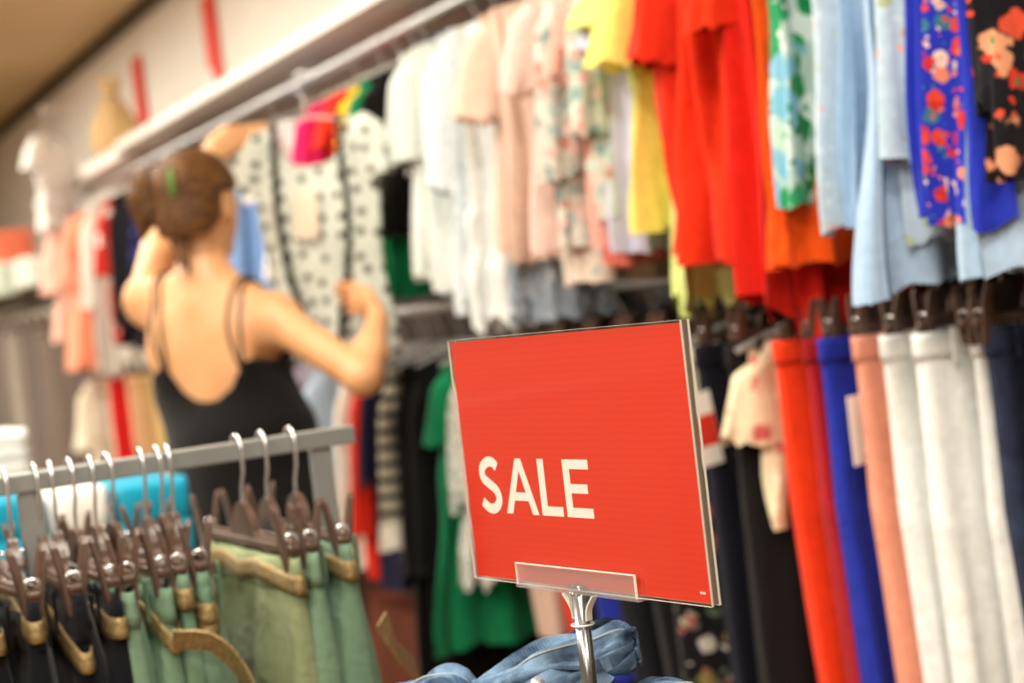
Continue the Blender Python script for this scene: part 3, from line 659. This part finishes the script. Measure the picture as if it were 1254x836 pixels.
for i, (x, c) in enumerate(zip(hx, cl)):
    rnd = random.Random(i+40)
    col = 'navy' if c.startswith('#0') else ('olive' if i == 2 else 'sage green')
    t_ = trousers('trousers', f'{col} trousers with gold belt, {ord_[i]} hanger from the rack end post', fab(c), x, BY, BZ, math.pi/2+rnd.uniform(-.12, .12), hw=.160, L=.95, ht=.017+.005*rnd.random(), seed=200+i,
             group=FG, belt=(None if i in (1, 7, 9, 12) else .04 if i in (3, 6, 10) else .010), amp=.016, leg=.75, pinch=1, dz=rnd.uniform(-.006, .016), hlabel=f'brown clip hanger with {col} trousers, {ord_[i]} from the rack end post', hgroup='clip hangers on the front rack')
    if i == 0:
        MB().ribbon(spline([(-.16, -.03, -.20), (-.15, -.045, -.235), (-.10, -.075, -.262), (-.05, -.105, -.285), (-.01, -.125, -.30)], 14), .028, .003, up=(0, .2, 1)).build('belt_end', M['gold'], t_)
    if i == 5:
        MB().ribbon(spline([(-.172, .02, -.175), (-.185, -.02, -.185), (-.19, -.05, -.23), (-.195, -.068, -.30), (-.2, -.075, -.40)], 16), .028, .003, up=(-.6, .2, .9)).build('belt_end', M['gold'], t_)

# ------------------------------------------------------------------ second display beyond the rack: low table with folded tops
r0 = empty('display_table', (.52, 3.02, 0)); tag(r0, 'pale low display table between the rack and the shopper', 'table')
MB().box((0, 0, .80), (.62, .5, .04), .004).build('table_top', M['shelf'], r0)
for sx in (-1, 1):
    for sy in (-1, 1): MB().box((sx*.27, sy*.21, .39), (.04, .04, .78), .003).build('leg', M['grey_metal'], r0)
teal = fab('#0f8fae'); 
folded('sweater', 'teal folded top on the low display table beside the white one', teal, (.43, 2.98, .821), (.17, .3, .20), 0, 11)
folded('sweater', 'white folded top between two teal tops on the display table', fab('#eceae4'), (.575, 2.97, .821), (.105, .3, .20), 0, 12)
folded('sweater', 'teal folded top between white top and table edge', teal, (.70, 2.95, .821), (.13, .3, .195), 0, 13)
r0 = empty('plinth_stand', (.50, 3.62, 0)); tag(r0, 'grey display plinth beyond the low table', 'plinth')
MB().box((0, 0, .5), (.20, .3, 1.0), .006).build('column', M['grey_metal'], r0); MB().box((0, 0, 1.01), (.26, .34, .02), .004).build('plinth_top', M['white_plastic'], r0)
folded('sweater', 'white lace folded top on the grey display plinth', lace, (.50, 3.60, 1.021), (.24, .3, .09), 0, 14)

# ------------------------------------------------------------------ sale sign
SA = math.radians(-81.47); W, H = .311, .210
sg = empty('sale_sign', (.6085+math.cos(SA)*.15, 1.3285+math.sin(SA)*.15, 0.8145), SA); tag(sg, 'red SALE sign in clear acrylic holder on a steel pole', 'sign')
Z0 = 1.0129-0.8145; U0 = -.15
def sheet(name, y, th):
    m_ = MB().box((U0+W/2, y, Z0+H/2), (W+.004, th, H+.004))
    o = m_.build(name, [M['acrylic'], M['acrylic_edge']], sg)
    for f in o.data.polygons: f.material_index = 0 if abs(f.normal.y) > .5 else 1
    return o
sheet('front_sheet', -.0012, .0020); sheet('back_sheet', .0062, .0024)
pp = MB().box((U0+W/2, .0006, Z0+H/2), (W, .0008, H)).build('paper', M['sign_red'], sg)
MB().box((U0+W+.0005, .0030, Z0+H/2), (.002, .0034, H+.002)).build('spacer', M['acrylic_gap'], sg)
def letter(name, poly_list):
    mb = MB()
    for q, poly in enumerate(poly_list): mb.prism([(U0+u, Z0+v) for u, v in poly], .00002+.00004*q, .0005)
    return mb.build('letter', M['letter'], pp)
b0, b1 = .0585, .1065; st = .0088
letter('a', [[(.0580, b0), (.0672, b0), (.0862, b1), (.0780, b1)], [(.1055, b0), (.0963, b0), (.0780, b1), (.0862, b1)], [(.0690, .0700), (.0945, .0700), (.0920, .0772), (.0718, .0772)]])
letter('l', [[(.1100, b0), (.1100+st, b0), (.1100+st, b1), (.1100, b1)], [(.1100, b0), (.1400, b0), (.1400, b0+.008), (.1100, b0+.008)]])
letter('e', [[(.1450, b0), (.1450+st, b0), (.1450+st, b1), (.1450, b1)], [(.1450, b0), (.1805, b0), (.1805, b0+.008), (.1450, b0+.008)],
             [(.1450, b1-.008), (.1795, b1-.008), (.1795, b1), (.1450, b1)], [(.1450, .0785), (.1760, .0785), (.1760, .0862), (.1450, .0862)]])
S = spline([(p[0], 0, p[1]) for p in [(.86, .84), (.68, .925), (.42, .92), (.19, .80), (.21, .63), (.47, .52), (.76, .40), (.83, .22), (.62, .085), (.34, .08), (.07, .19)]], 60)
mb = MB(); sx0, sw, sh = .0205, .0335, b1-b0
pts = [(U0+sx0+p.x*sw, Z0+b0+p.z*sh) for p in S]; L_, R_ = [], []
for i, (x, z) in enumerate(pts):
    a, b = pts[max(i-1, 0)], pts[min(i+1, len(pts)-1)]; dx, dz = b[0]-a[0], b[1]-a[1]; n = math.hypot(dx, dz) or 1
    L_.append((x-dz/n*st/2, z+dx/n*st/2)); R_.append((x+dz/n*st/2, z-dx/n*st/2))
Vs = [(x, .00006, z) for x, z in L_]+[(x, .00006, z) for x, z in R_]; nS = len(pts)
mb.add(Vs, [(i, i+1, nS+i+1, nS+i) for i in range(nS-1)]); mb.build('letter', M['letter'], pp)
for q in range(3): MB().box((U0+.300+q*.0022, .0002, Z0+.0075), (.0014, .0003, .0018)).build('small_print', M['letter'], pp)
# bracket, socket, pole, base
br = MB().box((U0+.150, -.0052, Z0+.0075), (.160, .0014, .0185), .0005).build('bracket_plate', M['acrylic_haze'], sg)
ed = MB()
ed.box((U0+.150, -.0052, Z0+.0168), (.1605, .0018, .0008)); ed.box((U0+.2300, -.0052, Z0+.0075), (.0010, .0018, .0185)); ed.box((U0+.0700, -.0052, Z0+.0075), (.0008, .0018, .0185))
ed.build('bracket_edge', M['acrylic_edge'], br)
MB().box((U0+.150, .0015, Z0-.0032), (.166, .0150, .0022), .0005).build('bracket_base', M['acrylic_haze'], sg)
MB().box((U0+.150, .0082, Z0+.0075), (.160, .0014, .0185), .0005).build('bracket_plate', M['acrylic_haze'], sg)
so = MB().tube([(0, -.001, Z0-.031), (0, -.001, Z0+.003)], .0088, 24).build('socket', M['acrylic_thin'], sg, True)
MB().tube([(.0092*math.cos(a), -.001+.0092*math.sin(a), Z0-.030) for a in np.linspace(0, 6.283, 28)], .0009, 6).build('socket_rim', M['acrylic_edge'], so, True)
for s_ in (-1, 1):
    MB().ribbon(spline([(s_*.009, -.001, Z0-.026), (s_*.011, -.001, Z0-.016), (s_*.020, -.001, Z0-.005)], 8), .006, .0016, up=(0, 1, 0)).build('socket_fin', M['acrylic_edge'], so)
MB().tube([(0, -.001, .004), (0, -.001, Z0-.006)], .0066, 20).build('pole', M['steel'], sg, True)
MB().tube([(0, -.001, .0), (0, -.001, .006)], .06, 32).build('base_plate', M['chrome'], sg)
# table that carries the sign and the jeans
r0 = empty('sign_table', (.62, 1.24, 0)); tag(r0, 'small dark table under the sale sign and denim', 'table')
MB().box((0, 0, .7995), (.34, .44, .03), .004).build('table_top', M['dark_trim'], r0)
for sx in (-1, 1):
    for sy in (-1, 1): MB().box((sx*.14, sy*.15, .3922), (.03, .03, .7844), .003).build('leg', M['grey_metal'], r0)

# ------------------------------------------------------------------ denim on the sign table
def jeans(label, path, wid, thk, seed, twist=0, flap=True):
    """a rolled, folded pair of jeans: flattened bundle along path with an open hem at its end"""
    P = spline(path, 40); base = P[0].copy(); base.z = .815
    r0 = empty('folded_jeans', base); tag(r0, label, 'jeans', 'denim on the sign table')
    f1, f2 = folds(seed, 2), folds(seed+1, 5); nu = 48; V = []
    seam = []
    for j, p in enumerate(P):
        q = j/(len(P)-1); t = (P[min(j+1, 39)]-P[max(j-1, 0)]).normalized()
        side = t.cross(Vector((0, 0, 1))).normalized(); up = side.cross(t)
        ww = wid*(1+.10*math.sin(q*9+seed)); hh = thk*(1+.15*math.sin(q*7+seed*2))
        if j == 0: ww *= .6; hh *= .6
        e_ = max(0, (q-.78)/.22); ww *= math.sqrt(1-.80*e_*e_); hh *= math.sqrt(1-.72*e_*e_)
        for i in range(nu):
            th = 2*math.pi*i/nu; c = math.copysign(abs(math.cos(th))**.7, math.cos(th)); s = math.copysign(abs(math.sin(th))**.8, math.sin(th))
            wr = .010*f2(c*1.8+s, q*6)+.007*f1(s*1.3, q*10)
            v = p+side*(c*ww+wr)+up*(s*hh+wr*.8)-base
            if v.z < .004: v.z = .004
            V.append(v)
            if i == 9: seam.append(v+up*.0012)
    # inner tube at the open end
    end = V[-nu:]; cen = sum(end, Vector())/nu
    t = (P[-1]-P[-3]).normalized()
    r1 = [cen+(v-cen)*.80 for v in end]; r2 = [cen+(v-cen)*.72-t*.03 for v in end]
    V += r1+r2
    F = grid_faces(nu, 42)+[tuple(range(nu-1, -1, -1)), tuple(41*nu+i for i in range(nu))]
    body = mk('leg_bundle', V, F, M['denim'], r0)
    MB().tube(seam, .0007, 6).build('side_seam', M['thread'], body, True)
    hem = [cen+(v-cen)*1.012-t*.012 for v in end]; MB().tube(hem+[hem[0]], .0006, 6, cap=False).build('hem_stitch', M['thread'], body, True)
    MB().tube([cen+(v-cen)*.98+t*.0005 for v in end]+[cen+(end[0]-cen)*.98+t*.0005], .0022, 8, cap=False).build('hem_edge', M['denim'], body, True)
    return r0, P
j1, P1 = jeans('pale blue jeans rolled up behind the sign pole', [(0.5720, 1.3475, 0.8650), (0.6072, 1.3145, 0.8980), (0.6490, 1.2815, 0.9233), (0.6842, 1.2573, 0.9400), (0.7120, 1.2408, 0.9430)], .05, .022, 3)
j2, P2 = jeans('mid blue jeans lying lowest beside the sign pole', [(0.6270, 1.1935, 0.8705), (0.6655, 1.1825, 0.8925), (0.6985, 1.1770, 0.9013), (0.7260, 1.1726, 0.8958)], .032, .018, 8)
j3, P3 = jeans('blue jeans folded with a waistband edge at the table corner', [(0.5115, 1.4300, 0.8760), (0.5500, 1.3915, 0.9002), (0.5775, 1.3640, 0.9101), (0.5995, 1.3475, 0.9046)], .035, .018, 14)
base = P1[0].copy(); base.z = .815
MB().ribbon(spline([Vector((0.5940, 1.2518, 0.9068))-base, Vector((0.6193, 1.2408, 0.9211))-base, Vector((0.6457, 1.2276, 0.9266))-base, Vector((0.6600, 1.2100, 0.9156))-base], 14), .03, .004, up=(.2, .6, .7)).build('waistband', M['denim'], j1)
MB().box(Vector((0.6490, 1.2408, 0.9376))-base, (.03, .034, .004), .001, Matrix.Rotation(.5, 3, 'Z').to_4x4()).build('pocket_flap', M['denim'], j1)
MB().tube([Vector((0.6083, 1.2342, 0.9277))-base, Vector((0.6078, 1.2309, 0.9310))-base], .006, 14).build('rivet_button', M['chrome'], j1, True)

folded('folded_jeans', 'flat folded jeans under the rolled pale blue jeans', M['denim'], (.645, 1.285, .8155), (.20, .20, .055), .2, 31, 'denim on the sign table')
folded('folded_jeans', 'flat folded jeans at the far table edge under the waistband', M['denim'], (.56, 1.40, .8155), (.13, .10, .05), .2, 32, 'denim on the sign table')
# ------------------------------------------------------------------ the shopper
import openvdb
VOX = .0065
class SDF:
    def __init__(s, lo, hi, vox=VOX):
        s.lo = np.array(lo); s.vox = vox; s.n = np.ceil((np.array(hi)-lo)/vox).astype(int)
        s.d = np.full(s.n, .2, np.float32)
        s.ax = [(s.lo[i]+np.arange(s.n[i])*vox).astype(np.float32) for i in range(3)]
    def region(s, lo, hi):
        a = np.clip(((np.array(lo)-s.lo)/s.vox).astype(int), 0, s.n); b = np.clip(((np.array(hi)-s.lo)/s.vox).astype(int)+2, 0, s.n)
        sl = tuple(slice(i, j) for i, j in zip(a, b)); P = np.stack(np.meshgrid(*[s.ax[i][sl[i]] for i in range(3)], indexing='ij'), -1)
        return sl, P
    def blend(s, sl, d, k, sub=False):
        a = s.d[sl]
        if sub:
            h = np.clip(.5-.5*(a+d)/k, 0, 1); s.d[sl] = a*(1-h)+(-d)*h+k*h*(1-h)
        else:
            h = np.clip(.5+.5*(a-d)/k, 0, 1); s.d[sl] = a*(1-h)+d*h-k*h*(1-h)
    def cap(s, a, b, ra, rb, k=.025):
        a, b = np.array(a, np.float32), np.array(b, np.float32); m = max(ra, rb)+k+.03
        sl, P = s.region(np.minimum(a, b)-m, np.maximum(a, b)+m)
        if P.size == 0: return
        ab = b-a; h = np.clip(((P-a)@ab)/(ab@ab), 0, 1)
        s.blend(sl, np.linalg.norm(P-a-h[..., None]*ab, axis=-1)-(ra+(rb-ra)*h), k)
    def ell(s, c, r, B=np.eye(3), k=.03, sub=False):
        c = np.array(c, np.float32); m = max(r)+k+.03; sl, P = s.region(c-m, c+m)
        if P.size == 0: return
        q = (P-c)@np.array(B, np.float32).T; r = np.array(r, np.float32)
        k0 = np.linalg.norm(q/r, axis=-1); k1 = np.linalg.norm(q/(r*r), axis=-1)
        s.blend(sl, k0*(k0-1)/np.maximum(k1, 1e-6), k, sub)
    def mesh(s):
        g = openvdb.FloatGrid(.2); g.copyFromArray(np.ascontiguousarray(s.d.astype(np.float32)))
        p, q = g.convertToQuads(); return p*s.vox+s.lo, q[:, ::-1]
BASE = np.array([1.0, 3.30, 0.0])
def w2l(p): return np.array(p, float)-BASE
lat = np.array([.66, -.75, 0]); lat /= np.linalg.norm(lat); fw = np.array([-lat[1], lat[0], 0]); TB = np.array([lat, fw, [0, 0, 1]])   # torso: her right, forward, up
hf = np.array([.788, .616, 0]); hr = np.array([.616, -.788, 0]); HB = np.array([hr, hf, [0, 0, 1]])
J = {k: w2l(v) for k, v in dict(pelvis=(1.01, 3.30, .90), waist=(1.013, 3.30, 1.05), chest=(.995, 3.335, 1.19), uchest=(.985, 3.337, 1.285), neckb=(.982, 3.335, 1.36), headb=(.99, 3.346, 1.45),
     skull=(.994, 3.348, 1.545), lsh=(.893, 3.455, 1.352), lel=(1.005, 3.67, 1.535), lwr=(1.084, 3.519, 1.657), lha=(1.134, 3.516, 1.69), rsh=(1.082, 3.205, 1.278),
     rel=(1.174, 2.99, 1.143), rwr=(1.296, 3.178, 1.251), rha=(1.314, 3.259, 1.295), bun=(.905, 3.362, 1.561), tie=(.928, 3.32, 1.577), bunend=(.879, 3.371, 1.482), wisp=(.935, 3.275, 1.38)).items()}
def torso(S, g=0.0, k=.035):
    S.ell(J['chest'], (.142+g, .098+g, .17), TB, k); S.ell(J['uchest']+fw*.0, (.135+g, .075+g, .10), TB, k)
    S.ell(J['waist'], (.122+g, .088+g, .17), TB, k); S.ell(J['pelvis'], (.162+g, .112+g, .15), TB, k)
    S.ell(J['chest']+fw*.07+lat*.065+np.array([0, 0, -.0]), (.055+g, .05+g, .06), TB, .03); S.ell(J['chest']+fw*.07-lat*.065, (.055+g, .05+g, .06), TB, .03)
    for s_ in (-1, 1): S.ell(J['pelvis']-fw*.05+lat*.07*s_+np.array([0, 0, -.05]), (.08+g, .075+g, .085), TB, .04)
S = SDF((-.28, -.42, -.01), (.45, .52, 1.72))
torso(S)
mid = J['neckb']*.5+J['uchest']*.5
for sh in ('lsh', 'rsh'):
    S.cap(mid+(J[sh]-mid)*.25, J[sh], .06, .044, .045); S.ell(J[sh]+np.array([0, 0, -.008]), (.052, .052, .055), k=.03)
    S.cap(J['neckb']+np.array([0, 0, .03]), mid+(J[sh]-mid)*.55+np.array([0, 0, .005]), .030, .026, .045)            # trapezius
S.ell(J['chest']-fw*.075-lat*.075+np.array([0, 0, .05]), (.05, .022, .075), TB, .03)     # shoulder blades
S.ell(J['chest']-fw*.075+lat*.075+np.array([0, 0, .03]), (.05, .022, .075), TB, .03)
S.ell(J['chest']-fw*.118+np.array([0, 0, -.02]), (.010, .016, .20), TB, .03, True)        # spine furrow
S.cap(J['neckb']-np.array([0, 0, .03]), J['headb'], .053, .048, .03)
S.ell(J['skull'], (.070, .088, .092), HB, .02); S.ell(J['skull']+hf*.030+np.array([0, 0, -.055]), (.052, .060, .068), HB, .03)
S.ell(J['skull']+hf*.070+np.array([0, 0, -.108]), (.022, .020, .016), HB, .02)
S.cap(J['skull']+hf*.088+np.array([0, 0, -.015]), J['skull']+hf*.108+np.array([0, 0, -.05]), .008, .012, .012)
S.ell(J['skull']+hf*.088+np.array([0, 0, -.078]), (.022, .010, .009), HB, .008)
for s_ in (-1, 1):
    S.ell(J['skull']+hf*.088+hr*.032*s_+np.array([0, 0, -.012]), (.015, .010, .010), HB, .01, True)
    S.ell(J['skull']+hr*.072*s_-hf*.004+np.array([0, 0, -.022]), (.009, .019, .032), HB, .008)
    S.ell(J['skull']+hr*.080*s_+hf*.002+np.array([0, 0, -.022]), (.006, .010, .018), HB, .006, True)
S.cap(J['lsh'], J['lel'], .046, .034, .02); S.cap(J['lel'], J['lel']*.6+J['lwr']*.4, .034, .035, .02); S.cap(J['lel']*.6+J['lwr']*.4, J['lwr'], .035, .022, .02)
S.cap(J['rsh'], J['rel'], .043, .034, .02); S.cap(J['rel'], J['rel']*.6+J['rwr']*.4, .035, .036, .02); S.cap(J['rel']*.6+J['rwr']*.4, J['rwr'], .036, .022, .02)
def hand(wr, pdir, fdir, spread, thumb, curl):
    """palm from the wrist along pdir; four fingers along fdir then curl; spread = direction across the knuckles (index first)"""
    pdir, fdir, spread, thumb, curl = [np.array(v, float)/np.linalg.norm(v) for v in (pdir, fdir, spread, thumb, curl)]
    kn = wr+pdir*.080
    for q in (-1.2, 0, 1.2): S.cap(wr+pdir*.012+spread*.010*q, kn+spread*.018*q, .017, .013, .012)
    for i, ln in enumerate((.040, .044, .041, .033)):
        a = kn+spread*(.029-.0195*i); b = a+(fdir*.75+pdir*.5)/np.linalg.norm(fdir*.75+pdir*.5)*ln; c = b+(fdir*.8+curl*.45)*ln*.62; d = c+(fdir*.35+curl*.85)*ln*.5
        S.cap(a, b, .0098, .0088, .005); S.cap(b, c, .0088, .0080, .004); S.cap(c, d, .0080, .0068, .004)
    a = wr+pdir*.022+spread*.018; b = a+(thumb*.8+pdir*.6)*.034; c = b+(thumb*.5+fdir*.7)*.032
    S.cap(a, b, .015, .011, .01); S.cap(b, c, .0105, .008, .005)
vr = np.array([.957, -.288, 0]); vf = np.array([.288, .957, 0])
hand(J['rwr'], J['rha']-J['rwr'], -vr*.9+vf*.3+np.array([0, 0, .25]), (.1, .3, .95), -vf*.7-vr*.5, -vf*.7-vr*.4)
hand(J['lwr'], J['lha']-J['lwr'], vr*.8+np.array([0, 0, .3]), (-.5, .1, .85), vf*.3+vr*.6+np.array([0, 0, .3]), np.array([0, 0, -.8])+vr*.2)
for s_ in (-1, 1):
    hip = J['pelvis']+lat*.085*s_+np.array([0, 0, -.04]); kne = hip+np.array([0, 0, -.41])+fw*.02+lat*.0*s_; ank = np.array([kne[0], kne[1], .085])-fw*.03
    S.cap(hip, kne, .083, .052, .03); S.cap(kne, kne*.65+ank*.35, .050, .052, .02); S.cap(kne*.65+ank*.35, ank, .052, .034, .03)
    S.cap(ank+np.array([0, 0, -.045]), ank+fw*.14+np.array([0, 0, -.058]), .034, .022, .02); S.cap(ank, ank-fw*.02+np.array([0, 0, -.05]), .034, .032, .02)
V, F_ = S.mesh()
person = empty('person', BASE); tag(person, 'person in a black strappy dress holding up a spotted blouse', 'person')
body = mk('body', V, F_, M['skin'], person)
md = body.modifiers.new('smooth', 'SMOOTH'); md.factor = .5; md.iterations = 2
# dress: follows the body, loose from the waist down
P = np.stack(np.meshgrid(*S.ax, indexing='ij'), -1); cen = J['chest']
u = (P-cen)@lat.astype(np.float32); fo = (P-cen)@fw.astype(np.float32); au = np.abs(u-.022)
SK = SDF(S.lo, S.lo+S.n*S.vox-1e-6, S.vox); SK.n = S.n; SK.d = np.full(S.n, .2, np.float32); SK.ax = S.ax
SK.cap(J['pelvis']+np.array([0, 0, .12]), J['pelvis']+np.array([0, 0, -.36]), .125, .185, .06)
for s_ in (-1, 1): SK.cap(J['chest']+lat*.075*s_+np.array([0, 0, -.05]), J['waist']+lat*.07*s_, .070, .088, .05)
h_ = np.clip(.5+.5*(S.d-SK.d)/.03, 0, 1); dd = S.d*(1-h_)+SK.d*h_-.03*h_*(1-h_)-.008
zt_back = np.interp(au, [0, .03, .06, .085, .105, .14, .2], [1.125, 1.128, 1.150, 1.195, 1.205, 1.185, 1.17]).astype(np.float32)
zt = np.where(fo > .0, np.maximum(zt_back, 1.23), zt_back)
fold_n = .006*np.sin(np.arctan2(P[..., 1]-J['pelvis'][1], P[..., 0]-J['pelvis'][0])*11)*np.clip((1.0-P[..., 2])*2, 0, 1)
dd = np.maximum(np.maximum(np.maximum(dd+fold_n.astype(np.float32), (P[..., 2]-zt)*.8), .46-P[..., 2]), au-.19-.2*np.clip(1.0-P[..., 2], 0, 1))
SK.d = dd.astype(np.float32)
V, F_ = SK.mesh(); dr = mk('dress', V, F_, M['black_dress'], person)
md = dr.modifiers.new('smooth', 'SMOOTH'); md.factor = .5; md.iterations = 2
# straps: two thin ones over each shoulder, lying on the skin
dg = bpy.context.evaluated_depsgraph_get()
from mathutils.bvhtree import BVHTree
bvh = BVHTree.FromPolygons([tuple(v) for v in S.mesh()[0]], [tuple(int(i) for i in f) for f in S.mesh()[1]])
def on_skin(P_, off=.004):
    out = []
    for p_ in P_:
        c, n, i, d = bvh.find_nearest(Vector(p_)); 
        def sd(w): q_ = np.clip(((np.array(w)-S.lo)/S.vox).astype(int), 0, S.n-1); return S.d[tuple(q_)]
        if sd(c+n*.012) < sd(c-n*.012): n = -n
        out.append(c+n*off)
    return out
zc = np.array([0, 0, 1.0])
def strap_path(side, shift):
    b = J['chest']+lat*(.088*side+.022+shift*.3)-fw*.10; b[2] = 1.185
    t = mid*.36+J['rsh' if side > 0 else 'lsh']*.64+lat*shift+zc*.06
    m_ = (b+t)/2-fw*.05+lat*shift
    f_ = J['chest']+lat*(.075*side)+fw*.12; f_[2] = 1.22
    return on_skin(spline([b, m_, t-fw*.035, t+zc*.01, t+fw*.04, (t+f_)/2+fw*.05, f_], 40))
for side in (-1, 1):
    for sft in (-.009, .009):
        MB().tube(strap_path(side, sft), .0032, 6).build('strap', M['black_strap'], dr, True)
# hair
S3 = SDF((-.20, -.16, 1.30), (.16, .22, 1.70), .005)
S3.ell(J['skull']+np.array([0, 0, .006])-hf*.006, (.084, .100, .103), HB, .01)
S3.ell(J['skull']-hf*.055+np.array([0, 0, -.055]), (.062, .05, .055), HB, .03)
P = np.stack(np.meshgrid(*S3.ax, indexing='ij'), -1); q = P-J['skull']; hfw = q@hf.astype(np.float32); hrt = np.abs(q@hr.astype(np.float32))
cut = np.maximum((hfw-.045-.9*np.clip(q[..., 2]-.02, 0, 1))*.8, (-.075-q[..., 2]+1.0*np.clip(hfw+.055, 0, 1))*.8)
cut = np.maximum(cut, np.minimum(hfw+.028, .012-q[..., 2])*.8)
S3.d = np.maximum(S3.d, cut.astype(np.float32))
bun = J['bun']; vx = vr; 
S3.cap(J['skull']-hf*.06+zc*.045, J['tie'], .045, .026, .03)
for a, r_b in ((0, .030), (1.05, .028), (2.1, .030), (3.14, .027), (4.2, .030), (5.2, .028)):
    S3.ell(bun+vr*(.030*math.cos(a))+zc*(.034*math.sin(a)), (r_b, .034, r_b), k=.012)
S3.cap(bun-vr*.028+zc*.0, J['bunend']-vr*.004, .022, .010, .02); S3.cap(bun-vr*.018+zc*.02, J['bunend']+zc*.02+vr*.006, .016, .007, .015)
S3.cap(J['skull']-hf*.075+zc*-.065, J['wisp'], .014, .003, .015); S3.cap(J['skull']-hf*.07+zc*-.065-hr*.03, J['wisp']+zc*.025-vr*.015, .008, .003, .01)
V, F_ = S3.mesh(); hair = mk('hair', V, F_, M['hair'], person)
MB().tube([J['tie']+vr*.006-vf*.022+(zc*math.sin(a)*1.05+vf*math.cos(a))*.032 for a in np.linspace(0, 6.283, 20)], .006, 8).build('hair_tie', M['hair_tie'], hair, True)
for s_ in (-1, 1):
    c_ = J['skull']+hf*.083+hr*.032*s_+zc*-.012
    bm = bmesh.new(); bmesh.ops.create_uvsphere(bm, u_segments=16, v_segments=10, radius=.0115)
    e_ = mk('eye', [v.co+Vector(c_) for v in bm.verts], [[v.index for v in f.verts] for f in bm.faces], M['eye'], person); bm.free()
    MB().tube([c_+hf*.0095, c_+hf*.0122], .005, 14).build('iris', M['iris'], e_)

# ------------------------------------------------------------------ the spotted blouse in her hands
polka = fabric('spotted_cotton', '#d3d8cc', pr=dict(kind='dots', s=22, r=.20, col='#4d4c43'), wrinkle=.3)
ang = math.atan2(3.282-3.549, 1.421-1.159)
pb = empty('spotted_blouse', (1.283, 3.425, 1.80), ang+.05); tag(pb, 'white blouse with black spots and black ruffle trim held by the shopper', 'blouse')
nu, nv = 64, 34; V = []; f1, f2 = folds(501, 3), folds(502, 6)
for j in range(nv):
    v = j/(nv-1)
    for i in range(nu):
        th = 2*math.pi*i/nu; s = math.copysign(abs(math.cos(th))**.75, math.cos(th)); sn = math.sin(th)
        w = lerp_tab([(0, .150), (.3, .147), (.6, .135), (1, .155)], v); zt_ = -.075-.030*abs(s)
        if abs(s) < .58: zt_ -= (.125 if sn < 0 else .115)*math.sqrt(1-(s/.58)**2)
        y = (.004+.020*min(1, v*2))*math.copysign(abs(sn)**.7, sn)+.014*v*f1(s, v)
        V.append((w*s+.02*v*(1-v), y, zt_*(1-v)+(-.62+.012*f2(s, 0))*v))
mk('body', V, grid_faces(nu, nv), polka, pb)
for sg_ in (-1, 1):
    V = []; nu2, nv2 = 30, 14; fs = folds(520+sg_, 4)
    for j in range(nv2):
        v = j/(nv2-1); q = math.sin(min(1, v/.3)*math.pi/2)
        for i in range(nu2):
            th = 2*math.pi*i/nu2
            V.append((sg_*(.145+.055*v+(.020+.042*q*(1+.25*v))*math.cos(th)), (.008+.020*q)*math.sin(th)+.010*v*fs(math.cos(th), v), -.092-.125*v-.03*(1-v)*max(0, math.cos(th))+.030*v*math.cos(th)+.008*v*fs(math.cos(th)*2, 0)))
    mk('sleeve', V, grid_faces(nu2, nv2), polka, pb)
    r_ = MB(); Pth = spline([(sg_*.078, -.010, -.088), (sg_*.080, -.026, -.18), (sg_*.083, -.030, -.30), (sg_*.070, -.034, -.42), (sg_*.045, -.036, -.52), (sg_*.03, -.038, -.61)], 60)
    Pth = [Vector((p_.x+.003*math.sin(i*1.7), p_.y-.003*math.cos(i*1.9), p_.z)) for i, p_ in enumerate(Pth)]
    r_.ribbon(Pth, .013, .006, up=(1, 0, 0)).build('ruffle_trim', M['black_strap'], pb, True)
price_tag(pb, (-.01, -.045, -.30), .055, .105, (0, .05, 0), False, M['tag_beige'])
hanger('clear', (1.283, 3.425, 1.80), ang+.05, 'clear hanger inside the spotted blouse', 'clear hangers')
